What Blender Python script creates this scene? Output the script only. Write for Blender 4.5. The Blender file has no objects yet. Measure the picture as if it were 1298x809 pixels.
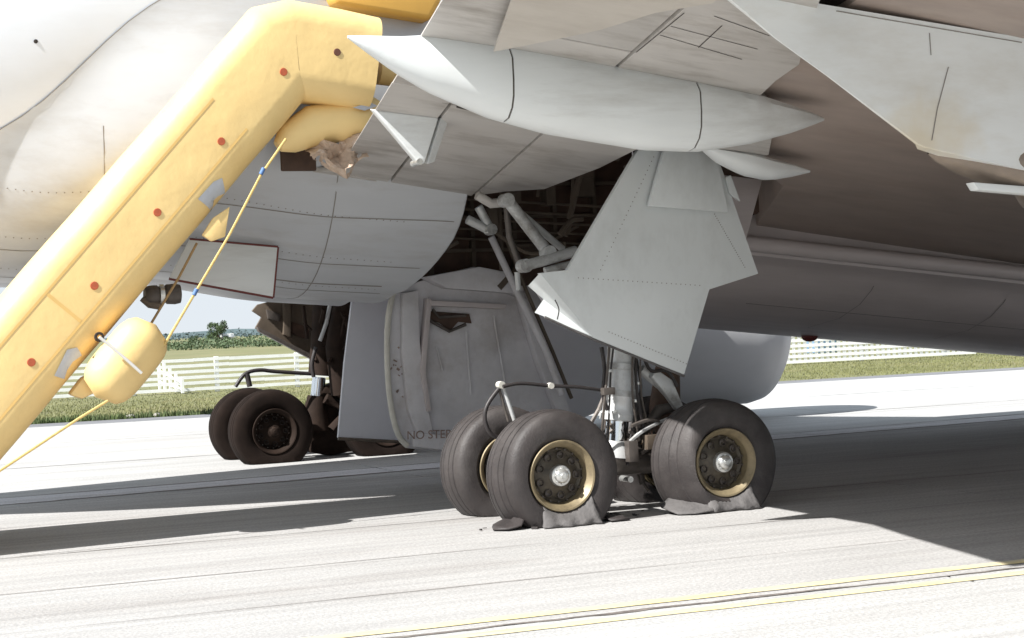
import bpy, bmesh, math, random
from mathutils import Vector, Matrix
random.seed(7)
S = bpy.context.scene
COL = S.collection
# ---------------------------------------------------------------- camera, sky, sun, exposure
# world axes: x = forward along the airliner, y = inboard (to the airliner's left), z = up; metres
cam = bpy.data.cameras.new('camera'); camo = bpy.data.objects.new('camera', cam); COL.objects.link(camo)
cam.sensor_width = 36; cam.lens = 61.0; cam.clip_end = 4000; cam.clip_start = .05
camo.matrix_world = Matrix(((0.92, 0.039, -0.391, -6.477), (-0.39, -0.018, -0.921, -14.241),
                            (-0.043, 0.999, -0.002, 1.86), (0, 0, 0, 1)))
S.camera = camo
S.view_settings.view_transform = 'Standard'; S.view_settings.look = 'None'
S.view_settings.exposure = 1.98; S.view_settings.gamma = 1
SUN = Vector((-1, -.24, 1.02)).normalized()
W_ = bpy.data.worlds.new('World'); S.world = W_; W_.use_nodes = True
nt = W_.node_tree; bg = nt.nodes['Background']; sky = nt.nodes.new('ShaderNodeTexSky')
sky.sky_type = 'NISHITA'; sky.sun_disc = False
sky.sun_elevation = math.asin(SUN.z); sky.sun_rotation = math.atan2(SUN.x, SUN.y)
sky.altitude = 2500; sky.dust_density = .2; sky.ozone_density = 2.5
# hazy summer sky: the bright horizon of the clear-sky model is rolled off evenly in all directions
def vm(op, a, b):
    v = nt.nodes.new('ShaderNodeVectorMath'); v.operation = op
    for i, x in ((0, a), (1, b)):
        if isinstance(x, tuple): v.inputs[i].default_value = x
        else: nt.links.new(x, v.inputs[i])
    return v.outputs[0]
raw = vm('MULTIPLY', sky.outputs[0], (7.0, 6.2, 6.0))
den = vm('ADD', vm('DIVIDE', raw, (1.36, 1.47, 1.58)), (1, 1, 1))
nt.links.new(vm('DIVIDE', raw, den), bg.inputs[0]); bg.inputs[1].default_value = .15
sl = bpy.data.lights.new('sun', 'SUN'); sl.energy = 2.35; sl.angle = math.radians(.5); sl.color = (1, .985, .955)
so = bpy.data.objects.new('sun', sl); COL.objects.link(so); so.rotation_euler = SUN.to_track_quat('Z', 'Y').to_euler(); so.location = (-20, -5, 25)

# ---------------------------------------------------------------- materials
def mat(name, col, rough=.5, metal=0., var=.0, scale=(3, 3, 3), dirt=None, dirt_amt=.0, bump=.0, bscale=40., spec=.5, dirt_range=(.5, .7)):
    m = bpy.data.materials.new(name); m.use_nodes = True
    n = m.node_tree.nodes; L = m.node_tree.links; b = n['Principled BSDF']
    b.inputs['Roughness'].default_value = rough; b.inputs['Metallic'].default_value = metal
    b.inputs['Specular IOR Level'].default_value = spec
    tc = n.new('ShaderNodeTexCoord'); mp = n.new('ShaderNodeMapping'); mp.inputs['Scale'].default_value = scale
    L.new(tc.outputs['Object'], mp.inputs[0])
    no = n.new('ShaderNodeTexNoise'); no.inputs['Scale'].default_value = 1; no.inputs['Detail'].default_value = 8; no.inputs['Roughness'].default_value = .62
    L.new(mp.outputs[0], no.inputs['Vector'])
    mx = n.new('ShaderNodeMix'); mx.data_type = 'RGBA'
    mx.inputs[6].default_value = [*(max(0, c*(1-var)) for c in col), 1]; mx.inputs[7].default_value = [*(min(1, c*(1+var)) for c in col), 1]
    rg = n.new('ShaderNodeMapRange'); rg.inputs[1].default_value = .3; rg.inputs[2].default_value = .7
    L.new(no.outputs[0], rg.inputs[0]); L.new(rg.outputs[0], mx.inputs[0])
    out = mx.outputs[2]
    if dirt:
        n2 = n.new('ShaderNodeTexNoise'); n2.inputs['Scale'].default_value = 1; n2.inputs['Detail'].default_value = 6; n2.inputs['Roughness'].default_value = .7
        mp2 = n.new('ShaderNodeMapping'); mp2.inputs['Scale'].default_value = [s*.43 for s in scale]; mp2.inputs['Location'].default_value = (5.3, 1.7, 2.9)
        L.new(tc.outputs['Object'], mp2.inputs[0]); L.new(mp2.outputs[0], n2.inputs['Vector'])
        r2 = n.new('ShaderNodeMapRange'); r2.inputs[1].default_value = dirt_range[0]; r2.inputs[2].default_value = dirt_range[1]; r2.inputs[4].default_value = dirt_amt
        L.new(n2.outputs[0], r2.inputs[0])
        m2 = n.new('ShaderNodeMix'); m2.data_type = 'RGBA'; m2.inputs[7].default_value = [*dirt, 1]
        L.new(r2.outputs[0], m2.inputs[0]); L.new(out, m2.inputs[6]); out = m2.outputs[2]
    L.new(out, b.inputs['Base Color'])
    if bump:
        n3 = n.new('ShaderNodeTexNoise'); n3.inputs['Scale'].default_value = bscale; n3.inputs['Detail'].default_value = 5
        L.new(tc.outputs['Object'], n3.inputs['Vector'])
        bp = n.new('ShaderNodeBump'); bp.inputs['Strength'].default_value = bump; bp.inputs['Distance'].default_value = .02
        L.new(n3.outputs[0], bp.inputs['Height']); L.new(bp.outputs[0], b.inputs['Normal'])
    return m
M = {}
M['grey'] = mat('grey_paint', (.44, .44, .43), .42, var=.06, scale=(1.2, 5, 5), dirt=(.17, .14, .11), dirt_amt=.5)
M['fair'] = mat('fairing_paint', (.515, .53, .555), .4, var=.04, scale=(.8, 4, 4), dirt=(.32, .29, .26), dirt_amt=.4)
M['flap'] = mat('flap_paint', (.48, .455, .43), .45, var=.07, scale=(1.5, 6, 6), dirt=(.16, .13, .10), dirt_amt=.55)
M['tan'] = mat('outboard_flap_paint', (.50, .46, .41), .45, var=.05, scale=(1.5, 4, 4), dirt=(.25, .21, .17), dirt_amt=.3)
M['door'] = mat('door_paint', (.62, .645, .645), .4, var=.03, scale=(2, 2, 1.2), dirt=(.25, .24, .22), dirt_amt=.3)
M['canoe'] = mat('canoe_paint', (.68, .70, .70), .35, var=.04, scale=(.8, 5, 5), dirt=(.25, .22, .18), dirt_amt=.35)
M['white'] = mat('white_paint', (.69, .715, .76), .35, var=.02, scale=(.6, 2, 2), dirt=(.55, .54, .53), dirt_amt=.25)
M['pylon'] = mat('pylon_paint', (.72, .735, .73), .38, var=.03, scale=(.9, 3, 3), dirt=(.36, .29, .18), dirt_amt=.3)
def add_stain(m, p, rad, col, amt, stretch=(1, 1, 1)):
    n = m.node_tree.nodes; L = m.node_tree.links; b = n['Principled BSDF']; src = b.inputs['Base Color'].links[0].from_socket
    tc = n.new('ShaderNodeTexCoord'); mp = n.new('ShaderNodeMapping'); mp.inputs['Location'].default_value = [-a*c for a, c in zip(p, stretch)]; mp.inputs['Scale'].default_value = stretch
    L.new(tc.outputs['Object'], mp.inputs[0]); ln = n.new('ShaderNodeVectorMath'); ln.operation = 'LENGTH'; L.new(mp.outputs[0], ln.inputs[0])
    no = n.new('ShaderNodeTexNoise'); no.inputs['Scale'].default_value = 5; no.inputs['Detail'].default_value = 6; L.new(tc.outputs['Object'], no.inputs['Vector'])
    ad = n.new('ShaderNodeMath'); ad.operation = 'MULTIPLY_ADD'; ad.inputs[1].default_value = rad*.9; L.new(no.outputs[0], ad.inputs[0]); L.new(ln.outputs['Value'], ad.inputs[2])
    r = n.new('ShaderNodeMapRange'); r.interpolation_type = 'SMOOTHSTEP'; r.inputs[1].default_value = rad*1.45; r.inputs[2].default_value = rad*.45; r.inputs[3].default_value = 0; r.inputs[4].default_value = amt
    L.new(ad.outputs[0], r.inputs[0]); mx = n.new('ShaderNodeMix'); mx.data_type = 'RGBA'; mx.inputs[7].default_value = [*col, 1]
    L.new(r.outputs[0], mx.inputs[0]); L.new(src, mx.inputs[6]); L.new(mx.outputs[2], b.inputs['Base Color'])
add_stain(M['pylon'], (1.139, -3.95, 3.034), .55, (.60, .48, .28), .6, (.8, 1, 1.3))
M['soot'] = mat('heat_stain', (.36, .25, .13), .5, var=.3, scale=(6, 6, 6))
M['brown'] = mat('wing_skin', (.35, .285, .25), .42, metal=.0, var=.12, scale=(1.2, 4, 4), dirt=(.27, .2, .16), dirt_amt=.5)
M['belly'] = mat('belly_paint', (.54, .485, .48), .45, var=.08, scale=(.6, 4, 4), dirt=(.44, .39, .38), dirt_amt=.5)
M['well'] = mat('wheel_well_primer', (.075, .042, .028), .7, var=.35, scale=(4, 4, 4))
M['inner'] = mat('inner_door_paint', (.66, .645, .665), .55, var=.10, scale=(3, 3, 3), dirt=(.42, .38, .36), dirt_amt=.6, bump=.15, bscale=9)
M['farside'] = mat('far_door_paint', (.62, .62, .66), .5, var=.04, scale=(2, 2, 2))  # even grey paint of the far inboard door
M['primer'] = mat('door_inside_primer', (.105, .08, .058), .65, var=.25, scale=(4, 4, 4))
M['bseam'] = mat('belly_seam', (.26, .235, .23), .6)
M['nac'] = mat('nacelle_paint', (.58, .58, .59), .38, var=.04, scale=(.8, 2, 2))
M['exh'] = mat('exhaust_metal', (.27, .22, .18), .4, metal=.5, var=.25, scale=(2, 6, 6))
M['seal'] = mat('white_seal', (.62, .60, .54), .6, var=.12, scale=(6, 6, 6))
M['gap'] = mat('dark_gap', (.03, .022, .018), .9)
M['seamm'] = mat('panel_seam', (.25, .23, .21), .7)
M['rubber'] = mat('tyre_rubber', (.034, .028, .027), .6, var=.28, scale=(5, 5, 5), dirt=(.10, .09, .085), dirt_amt=.5, bump=.2, bscale=60, dirt_range=(.45, .75))
M['rubber_far'] = mat('shaded_tyre_rubber', (.014, .009, .007), .95, var=.3, scale=(5, 5, 5), spec=.15)  # deep shade on the far wheels painted into the same tyre rubber
M['steel_far'] = mat('shaded_steel', (.022, .013, .009), .8, var=.3, scale=(8, 8, 8), spec=.2)  # far gear metal, darkened in its colour for the shade there
M['rubber_in'] = mat('tyre_lining', (.105, .098, .096), .8, var=.2, scale=(8, 8, 8), bump=.4, bscale=30)
M['gold'] = mat('wheel_rim_metal', (.25, .20, .12), .5, metal=.3, var=.2, scale=(9, 9, 9), dirt=(.08, .06, .04), dirt_amt=.6)
M['disc'] = mat('wheel_disc_metal', (.10, .085, .065), .5, metal=.3, var=.4, scale=(14, 14, 14))
M['silver'] = mat('hub_cap_metal', (.62, .62, .60), .28, metal=.7, var=.2, scale=(18, 18, 18), dirt=(.1, .1, .1), dirt_amt=.6)
M['chrome'] = mat('chrome', (.8, .82, .84), .12, metal=1.)
M['strut'] = mat('gear_paint', (.50, .505, .50), .4, metal=.1, var=.1, scale=(6, 6, 6), dirt=(.1, .08, .06), dirt_amt=.75)
M['legp'] = mat('leg_paint', (.74, .75, .75), .3, metal=.15, var=.06, scale=(6, 6, 6), dirt=(.25, .22, .2), dirt_amt=.5)
M['steel'] = mat('dark_steel', (.10, .085, .075), .5, metal=.3, var=.3, scale=(8, 8, 8))
M['hose'] = mat('black_hose', (.03, .025, .025), .5)
M['yellow'] = mat('slide_fabric', (.82, .59, .255), .5, var=.03, scale=(2.5, 2.5, 2.5), dirt=(.70, .46, .17), dirt_amt=.3, bump=.7, bscale=2.6)
M['tape'] = mat('slide_seam_tape', (.74, .48, .165), .45, var=.05)
M['orange'] = mat('slide_inner_fabric', (.80, .46, .10), .55, var=.04)
M['patch'] = mat('grey_patch', (.48, .50, .54), .6, var=.08, scale=(8, 8, 8))
M['red'] = mat('red_mark', (.42, .09, .035), .55, var=.15, scale=(30, 30, 30))
M['dark_red'] = mat('dark_red_paint', (.13, .02, .016), .5)
M['brownmark'] = mat('brown_mark', (.13, .05, .03), .6)
M['faint'] = mat('faded_mark', (.30, .22, .19), .6, var=.3, scale=(20, 20, 20))
M['rope'] = mat('yellow_rope', (.62, .44, .16), .8, var=.2, scale=(40, 40, 40))
M['rope2'] = mat('brown_rope', (.34, .22, .10), .8, var=.2, scale=(40, 40, 40))
M['blue'] = mat('blue_tape', (.09, .18, .38), .6)
M['strap'] = mat('white_strap', (.72, .70, .66), .7)
M['plastic'] = mat('torn_plastic', (.50, .38, .29), .35, var=.2, scale=(9, 9, 9))
M['fence'] = mat('fence_paint', (.88, .88, .87), .6, var=.06, scale=(3, 3, 3))
M['bark'] = mat('bark', (.10, .07, .05), .9)
M['leaf'] = mat('leaf', (.060, .095, .035), .7, var=.45, scale=(.9, .9, .9))
M['leaf_far'] = mat('leaf_far', (.075, .11, .05), .7, var=.35, scale=(.12, .12, .12))
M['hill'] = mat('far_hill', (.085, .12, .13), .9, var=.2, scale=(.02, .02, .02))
M['house'] = mat('house_wall', (.75, .74, .70), .7)
M['roof'] = mat('house_roof', (.32, .30, .29), .8)
M['glass'] = mat('window_glass', (.03, .04, .05), .1)
M['van'] = mat('van_paint', (.72, .74, .76), .35)
M['vanblue'] = mat('van_blue', (.16, .26, .38), .3)
M['grassb'] = mat('grass_blade', (.17, .175, .07), .75, var=.2, scale=(.7, .7, .7), dirt=(.25, .21, .11), dirt_amt=.6)
M['weed'] = mat('weed_blade', (.07, .10, .03), .75, var=.4, scale=(1.1, 1.1, 1.1))
M['field'] = mat('field_ground', (.155, .155, .065), .95, var=.3, scale=(.25, .25, .25), dirt=(.24, .20, .11), dirt_amt=.8, bump=.5, bscale=4)
M['joint'] = mat('joint_sealant', (.15, .13, .115), .85, var=.5, scale=(8, 8, 8))
M['line'] = mat('yellow_line', (.72, .60, .30), .75, var=.15, scale=(3, 14, 3), dirt=(.46, .44, .40), dirt_amt=.75, dirt_range=(.42, .66))
M['stone'] = mat('stone', (.3, .28, .25), .9, var=.3, scale=(9, 9, 9))
def pave(name, col, col2, dark, amt):
    m = mat(name, col, .88, var=.10, scale=(.35, 1.6, 1), dirt=dark, dirt_amt=amt, bump=.25, bscale=55, dirt_range=(.5, .72), spec=.3)
    n = m.node_tree.nodes; L = m.node_tree.links; b = n['Principled BSDF']; src = b.inputs['Base Color'].links[0].from_socket
    tc = n.new('ShaderNodeTexCoord')
    sp = n.new('ShaderNodeTexNoise'); sp.inputs['Scale'].default_value = 38; sp.inputs['Detail'].default_value = 3
    L.new(tc.outputs['Object'], sp.inputs['Vector'])
    r = n.new('ShaderNodeMapRange'); r.inputs[1].default_value = .36; r.inputs[2].default_value = .64; r.inputs[3].default_value = .84; r.inputs[4].default_value = 1.12
    L.new(sp.outputs[0], r.inputs[0])
    mp = n.new('ShaderNodeMapping'); mp.inputs['Scale'].default_value = (.05, 7, 1); L.new(tc.outputs['Object'], mp.inputs[0])
    st = n.new('ShaderNodeTexNoise'); st.inputs['Scale'].default_value = 1; st.inputs['Detail'].default_value = 5; L.new(mp.outputs[0], st.inputs['Vector'])
    r3 = n.new('ShaderNodeMapRange'); r3.inputs[1].default_value = .35; r3.inputs[2].default_value = .65; r3.inputs[3].default_value = .90; r3.inputs[4].default_value = 1.06
    L.new(st.outputs[0], r3.inputs[0])
    mu = n.new('ShaderNodeMath'); mu.operation = 'MULTIPLY'; L.new(r.outputs[0], mu.inputs[0]); L.new(r3.outputs[0], mu.inputs[1])
    mm = n.new('ShaderNodeVectorMath'); mm.operation = 'SCALE'; L.new(src, mm.inputs[0]); L.new(mu.outputs[0], mm.inputs['Scale'])
    L.new(mm.outputs[0], b.inputs['Base Color'])
    return m
M['conc'] = pave('old_concrete', (.385, .375, .365), None, (.26, .24, .225), .65)
M['conc_l'] = pave('pale_concrete', (.425, .42, .41), None, (.32, .30, .285), .45)
M['conc_s'] = pave('edge_concrete', (.56, .55, .56), None, (.36, .33, .31), .6)

M['asph'] = pave('shoulder_asphalt', (.19, .19, .20), None, (.11, .105, .10), .6)
# ---------------------------------------------------------------- mesh helpers
def link(name, me, m=None, parent=None, kind=None, smooth_=False):
    o = bpy.data.objects.new(name, me); COL.objects.link(o)
    if m is not None and me: me.materials.append(m)
    if smooth_ and me:
        for p in me.polygons: p.use_smooth = True
    if parent:
        o.parent = parent; o.matrix_parent_inverse = Matrix.Translation(-WL(parent))
    if kind: o['kind'] = kind
    return o
def WL(o):
    v = o.location.copy()
    return v
def mesh(name, v, f, m=None, parent=None, kind=None, smooth_=False):
    me = bpy.data.meshes.new(name); me.from_pydata([tuple(p) for p in v], [], f); me.update()
    return link(name, me, m, parent, kind, smooth_)
def from_bm(name, bm, m, parent=None, kind=None, smooth_=False, ang=None):
    bmesh.ops.recalc_face_normals(bm, faces=bm.faces)
    me = bpy.data.meshes.new(name); bm.to_mesh(me); bm.free()
    o = link(name, me, m, parent, kind, smooth_)
    if ang: 
        for p in me.polygons: p.use_smooth = True
        me.set_sharp_from_angle(angle=math.radians(ang))
    return o
def prism_bm(pts, vec, bev=.0, seg=1, bm=None):
    bm = bm or bmesh.new(); v = Vector(vec)
    a = [bm.verts.new(Vector(p)) for p in pts]; b = [bm.verts.new(Vector(p)+v) for p in pts]
    n = len(pts); fs = [bm.faces.new(a[::-1]), bm.faces.new(b)]
    for i in range(n): fs.append(bm.faces.new((a[i], a[(i+1) % n], b[(i+1) % n], b[i])))
    bmesh.ops.recalc_face_normals(bm, faces=fs)
    if bev:
        ed = list({e for f in fs for e in f.edges})
        bmesh.ops.bevel(bm, geom=ed, offset=bev, segments=seg, profile=.6, affect='EDGES', clamp_overlap=True)
    return bm
def prism(name, pts, vec, m, parent=None, bev=.008, seg=2, kind=None):
    return from_bm(name, prism_bm(pts, vec, bev, seg), m, parent, kind, ang=35)
def box_bm(c, s, bm=None, bev=0, rot=None):
    bm = bm or bmesh.new(); c = Vector(c)
    mt = Matrix.Translation(c) @ (rot.to_4x4() if rot else Matrix()) @ Matrix.Diagonal((*s, 1))
    r = bmesh.ops.create_cube(bm, size=1, matrix=mt)
    if bev: bmesh.ops.bevel(bm, geom=list({e for v in r['verts'] for e in v.link_edges}), offset=bev, segments=2, profile=.6, affect='EDGES')
    return bm
def box(name, c, s, m, parent=None, bev=.006, rot=None, kind=None): return from_bm(name, box_bm(c, s, None, bev, rot), m, parent, kind, ang=35)
def tube_bm(pts, r, n=10, bm=None, cap=True):
    bm = bm or bmesh.new(); P = [Vector(p) for p in pts]; k = len(P)
    R = r if isinstance(r, (list, tuple)) else [r]*k
    rings = []; up = None
    for i in range(k):
        d = (P[min(i+1, k-1)]-P[max(i-1, 0)]).normalized()
        if up is None: up = Vector((0, 0, 1)) if abs(d.z) < .9 else Vector((1, 0, 0))
        x = (up - d*up.dot(d)).normalized(); y = d.cross(x); up = x
        rings.append([bm.verts.new(P[i] + (x*math.cos(2*math.pi*j/n) + y*math.sin(2*math.pi*j/n))*R[i]) for j in range(n)])
    for i in range(k-1):
        for j in range(n): bm.faces.new((rings[i][j], rings[i][(j+1) % n], rings[i+1][(j+1) % n], rings[i+1][j]))
    if cap: bm.faces.new(rings[0][::-1]); bm.faces.new(rings[-1])
    return bm
def tube(name, pts, r, m, parent=None, n=10, kind=None): return from_bm(name, tube_bm(pts, r, n), m, parent, kind, ang=50)
def smooth_path(pts, k=6):
    P = [Vector(p) for p in pts]; out = []
    for i in range(len(P)-1):
        a, b, c, d = P[max(i-1, 0)], P[i], P[i+1], P[min(i+2, len(P)-1)]
        for j in range(k):
            t = j/k; out.append(.5*((2*b) + (c-a)*t + (2*a-5*b+4*c-d)*t*t + (3*b-a-3*c+d)*t**3))
    return out + [P[-1]]
def lathe_bm(prof, c, axis='y', n=40, bm=None, tilt=None):
    """prof: (radius, along axis); c: centre"""
    bm = bm or bmesh.new(); rings = []
    for (r, h) in prof:
        ring = []
        for j in range(n):
            t = 2*math.pi*j/n
            if axis == 'y': q = Vector((r*math.sin(t), h, r*math.cos(t)))
            elif axis == 'x': q = Vector((h, r*math.sin(t), r*math.cos(t)))
            else: q = Vector((r*math.sin(t), r*math.cos(t), h))
            if tilt: q = tilt @ q
            ring.append(bm.verts.new(Vector(c)+q))
        rings.append(ring)
    for i in range(len(rings)-1):
        for j in range(n): bm.faces.new((rings[i][j], rings[i][(j+1) % n], rings[i+1][(j+1) % n], rings[i+1][j]))
    return bm
def lathe(name, prof, c, m, parent=None, axis='y', n=40, ang=40, tilt=None): return from_bm(name, lathe_bm(prof, c, axis, n, None, tilt), m, parent, ang=ang)
def loft_bm(rings, closed=True, caps=True, bm=None):
    bm = bm or bmesh.new(); V = [[bm.verts.new(Vector(p)) for p in r] for r in rings]; n = len(rings[0])
    for i in range(len(V)-1):
        for j in range(n if closed else n-1):
            bm.faces.new((V[i][j], V[i][(j+1) % n], V[i+1][(j+1) % n], V[i+1][j]))
    if closed and caps: bm.faces.new(V[0][::-1]); bm.faces.new(V[-1])
    return bm
def empty(name, loc):
    o = bpy.data.objects.new(name, None); COL.objects.link(o); o.location = loc; o.empty_display_size = .2
    return o
def tag(o, label=None, cat=None, group=None, kind=None):
    if label: o['label'] = label
    if cat: o['category'] = cat
    if group: o['group'] = group
    if kind: o['kind'] = kind
    return o
def copy_tree(o, off, parent):
    c = o.copy(); COL.objects.link(c); c.parent = parent
    c.location = o.location + Vector(off)
    for ch in list(o.children):
        d = ch.copy(); COL.objects.link(d); d.parent = c
    return c

# ---------------------------------------------------------------- ground: field, apron, joints, lines
mesh('field', [(-1500, -300, -.03), (1900, -300, -.03), (1900, 2600, -.03), (-1500, 2600, -.03)], [(0, 1, 2, 3)], M['field'], kind='structure')
def lin(p, q): return lambda F: p[1] + (q[1]-p[1])*(F-p[0])/(q[0]-p[0])
e_far = lin((-.46, 26.4), (25.4, 24.4)); e_band = lin((-4.2, 7.45), (9.2, 8.35)); e_mid = lin((-4.2, 6.55), (9.2, 7.5)); e_near = lin((-3.5, -4.36), (1.6, -4.50)); e_q = lin((-4.2, 1.35), (9.2, 1.0))
FS = [-40, -26, -17.5, -11, -6, -2.6, .8, 4.2, 7.6, 11, 15, 20, 27, 36, 50, 70]
apron = mesh('apron', [(-60, -40, -.022), (90, -40, -.022), (90, e_far(90), -.022), (-60, e_far(-60), -.022)], [(0, 1, 2, 3)], M['joint'], kind='structure')
def strip(lo, hi, m, cuts, gap=.02, zr=0.):
    for a, b in zip(cuts[:-1], cuts[1:]):
        n = 8; g = gap/2; zj = random.uniform(-.0008, .0008)
        top = [(a+g+(b-a-2*g)*i/n, lo(a+g+(b-a-2*g)*i/n)+g+random.uniform(-.003, .003)) for i in range(n+1)] + [(a+g+(b-a-2*g)*i/n, hi(a+g+(b-a-2*g)*i/n)-g+random.uniform(-.003, .003)) for i in range(n, -1, -1)]
        bm = bmesh.new(); tv = [bm.verts.new((x, y, zr+zj)) for x, y in top]; bv = [bm.verts.new((x, y, -.02)) for x, y in top]
        bm.faces.new(tv)
        for i in range(len(tv)): bm.faces.new((tv[i], bv[i], bv[(i+1) % len(tv)], tv[(i+1) % len(tv)]))
        from_bm('concrete_slab', bm, m, apron)
strip(e_band, lambda F: e_far(F)-1.5, M['conc_l'], FS[::3]+[80])
strip(lambda F: e_far(F)-1.5, e_far, M['asph'], FS[::4]+[80])
strip(e_mid, e_band, M['conc_s'], FS[::2]+[80], .03)
strip(e_q, e_mid, M['conc'], FS[::3]+[80], .012)
strip(e_near, e_q, M['conc'], FS[1::3]+[80], .012)
strip(lambda F: -38, e_near, M['conc_l'], FS[::3]+[80], .034)
# crumbling dirt along the two open joints
def joint_dirt(fn, f0, f1, n, w, m=M['joint'], name='joint_sealant'):
    bm = bmesh.new()
    for i in range(n):
        F = random.uniform(f0, f1); I = fn(F)+random.gauss(0, w); L = random.uniform(.02, .09); h = random.uniform(.004, .012); ww = random.uniform(.008, .03)
        box_bm((F, I, h*.4), (L, ww, h), bm, 0, Matrix.Rotation(random.gauss(0, .15), 3, 'Z'))
    o = from_bm(name, bm, m, apron, kind='stuff')
def sealant(fn, w, f0=-16, f1=30, seed=1, z=.0035):
    rnd = random.Random(seed); bm = bmesh.new(); a = []; b = []; n = 420; o = 0; ww = w
    for i in range(n+1):
        F = f0+(f1-f0)*i/n; o = o*.8+rnd.gauss(0, w*.16); ww = max(w*.35, min(w*1.7, ww+rnd.gauss(0, w*.16)))
        c = fn(F)+o; a.append(bm.verts.new((F, c-ww/2, z))); b.append(bm.verts.new((F, c+ww/2, z)))
    for i in range(n): bm.faces.new((a[i], a[i+1], b[i+1], b[i]))
    from_bm('joint_sealant', bm, M['joint'], apron)
sealant(e_near, .055, seed=2); sealant(e_mid, .085, seed=3); sealant(e_band, .04, seed=4); sealant(e_q, .02, seed=5)
sealant(lin((-4.2, -.9), (9.2, -1.15)), .012, seed=6); sealant(lin((-4.2, -2.7), (9.2, -2.9)), .008, seed=7); sealant(lin((-4.2, 3.9), (9.2, 4.1)), .014, seed=8)
sealant(lin((-4.2, 12.5), (9.2, 12.0)), .03, seed=9); sealant(lin((-4.2, 18.5), (9.2, 17.6)), .03, seed=10)
# two painted lines either side of the open joint
def painted(off, w, name='painted_line'):
    bm = bmesh.new(); n = 160; a = []; b = []
    for i in range(n+1):
        F = -14+34*i/n; c = e_near(F)+off
        a.append(bm.verts.new((F, c-w/2+random.uniform(-.006, .006), .0045))); b.append(bm.verts.new((F, c+w/2+random.uniform(-.006, .006), .0045)))
    for i in range(n): bm.faces.new((a[i], a[i+1], b[i+1], b[i]))
    from_bm(name, bm, M['line'], apron)
painted(.24, .14); painted(-.205, .13)
# grass verge beyond the apron
def blades(name, n, region, hgt, m, wid=.03):
    v = []; f = []
    for i in range(n):
        x, y = region(); h = random.uniform(*hgt); a = random.uniform(0, math.tau); w = wid*random.uniform(.6, 1.4)
        lx, ly = random.gauss(0, .3)*h, random.gauss(0, .3)*h; k = len(v)
        v += [(x-math.cos(a)*w, y-math.sin(a)*w, -.03), (x+math.cos(a)*w, y+math.sin(a)*w, -.03), (x+lx, y+ly, h)]
        f.append((k, k+1, k+2))
    o = mesh(name, v, f, m, kind='stuff'); return o
def reg_left():
    F = random.uniform(-12, 40); return F, e_far(F) + abs(random.gauss(0, 1))*9 + random.random()*2
def reg_edge():
    F = random.triangular(-9, 6, -4); return F, e_far(F) + abs(random.gauss(0, .5))
tag(blades('grass', 90000, reg_left, (.0, .035), M['grassb'], .012), 'dry yellow green grass on the verge beyond the apron', 'grass')
tag(blades('weeds', 5200, reg_edge, (.03, .17), M['weed'], .02), 'dark green weeds along the far apron edge at left', 'weeds')

# ---------------------------------------------------------------- the airliner
root = empty('airliner', (.85, 5.5, 0))
tag(root, 'grey bellied airliner resting nose low on burst main gear tyres', 'airliner')
def zb(F):                       # height of the belly keel line
    return 2.23 - (.118 if F > 0 else .092)*F + .13*(smooth(-1.0, -2.7, F) - smooth(-3.1, -4.2, F))
def smooth(a, b, x):
    t = max(0., min(1., (x-a)/(b-a))); return t*t*(3-2*t)
FR = 2.95
def frad(F):                     # fuselage radius, thinning into the tail cone
    return FR*(1 - .66*smooth(-1.5, -13, F))
def zcen(F):                     # height of the fuselage axis, swept up aft
    return zb(F) + frad(F) + 2.9*smooth(-5.2, -14, F)
def thmax(F):                    # angle at which the aft body fairing dies into the fuselage
    return math.radians(88 - 34*smooth(-2.2, -5.2, F) - 44*smooth(-5.0, -9.5, F))
def fair(F, th, off=0.):         # wing to body fairing, th measured up from the keel
    tm = thmax(F); x = th/tm
    b = .40*math.sin(1.5708*min(1, x/.55))*smooth(1., .6, x)*smooth(-9.0, -2.0, F) + .010
    r = frad(F) + b + off
    if th > tm: r = frad(F) - .04 + off
    zc = zcen(F)
    return (F, 5.5 - r*math.sin(th), zc - r*math.cos(th))

R_ = math.radians
# fuselage with tail cone
def fus_ring(F, n=112, grow=0):
    r = frad(F)+grow; zc = zcen(F)
    return [(F, 5.5 - r*math.sin(2*math.pi*j/n), zc - r*math.cos(2*math.pi*j/n)) for j in range(n)]
fusel = from_bm('fuselage', loft_bm([fus_ring(F) for F in [-21+.5*k for k in range(22)]+[-9.9+.25*k for k in range(37)]]), M['white'], root, ang=40)
ff = loft_bm([[(F, 5.5 - (FR-.25)*math.sin(t), zb(F)+FR - (FR-.25)*math.cos(t)) for t in [2*math.pi*j/48 for j in range(48)]] for F in (3.7, 6, 10, 14, 18, 22)])
fwd = from_bm('forward_fuselage', ff, M['belly'], root, ang=40)
# aft wing-body fairing: last ring follows the curved edge of the wheel bay
edge = [(-0.084, 0.427), (-0.013, 0.465), (0.098, 0.609), (0.182, 0.713), (0.247, 0.795), (0.268, 0.86), (0.274, 0.915), (0.27, 0.949)]      # (x, angle from keel)
def fend(th):
    if th <= edge[0][1]: return edge[0][0]-.05*(edge[0][1]-th)/edge[0][1]
    for (a, ta), (b, tb) in zip(edge[:-1], edge[1:]):
        if th <= tb: return a+(b-a)*(th-ta)/(tb-ta)
    return edge[-1][0]
def fair_rings(side=1):
    rings = []
    NT = 110
    for q in range(111):
        w = q/110; ring = []
        for j in range(NT+1):
            F0 = -9.4; x = j/NT
            tmx = lambda F: thmax(F)
            # walk F for this column, clamped to the curved edge
            th = x*thmax(-9.4 + (fend(x*R_(88))+9.4)*w)
            F = F0 + (fend(th)-F0)*w**.8
            th = x*thmax(F)
            p = fair(F, th); ring.append((p[0], 5.5+(p[1]-5.5)*side, p[2]))
        rings.append(ring)
    return rings
fair_o = from_bm('wing_fairing', loft_bm(fair_rings(1), closed=False), M['fair'], root, smooth_=True)
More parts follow.
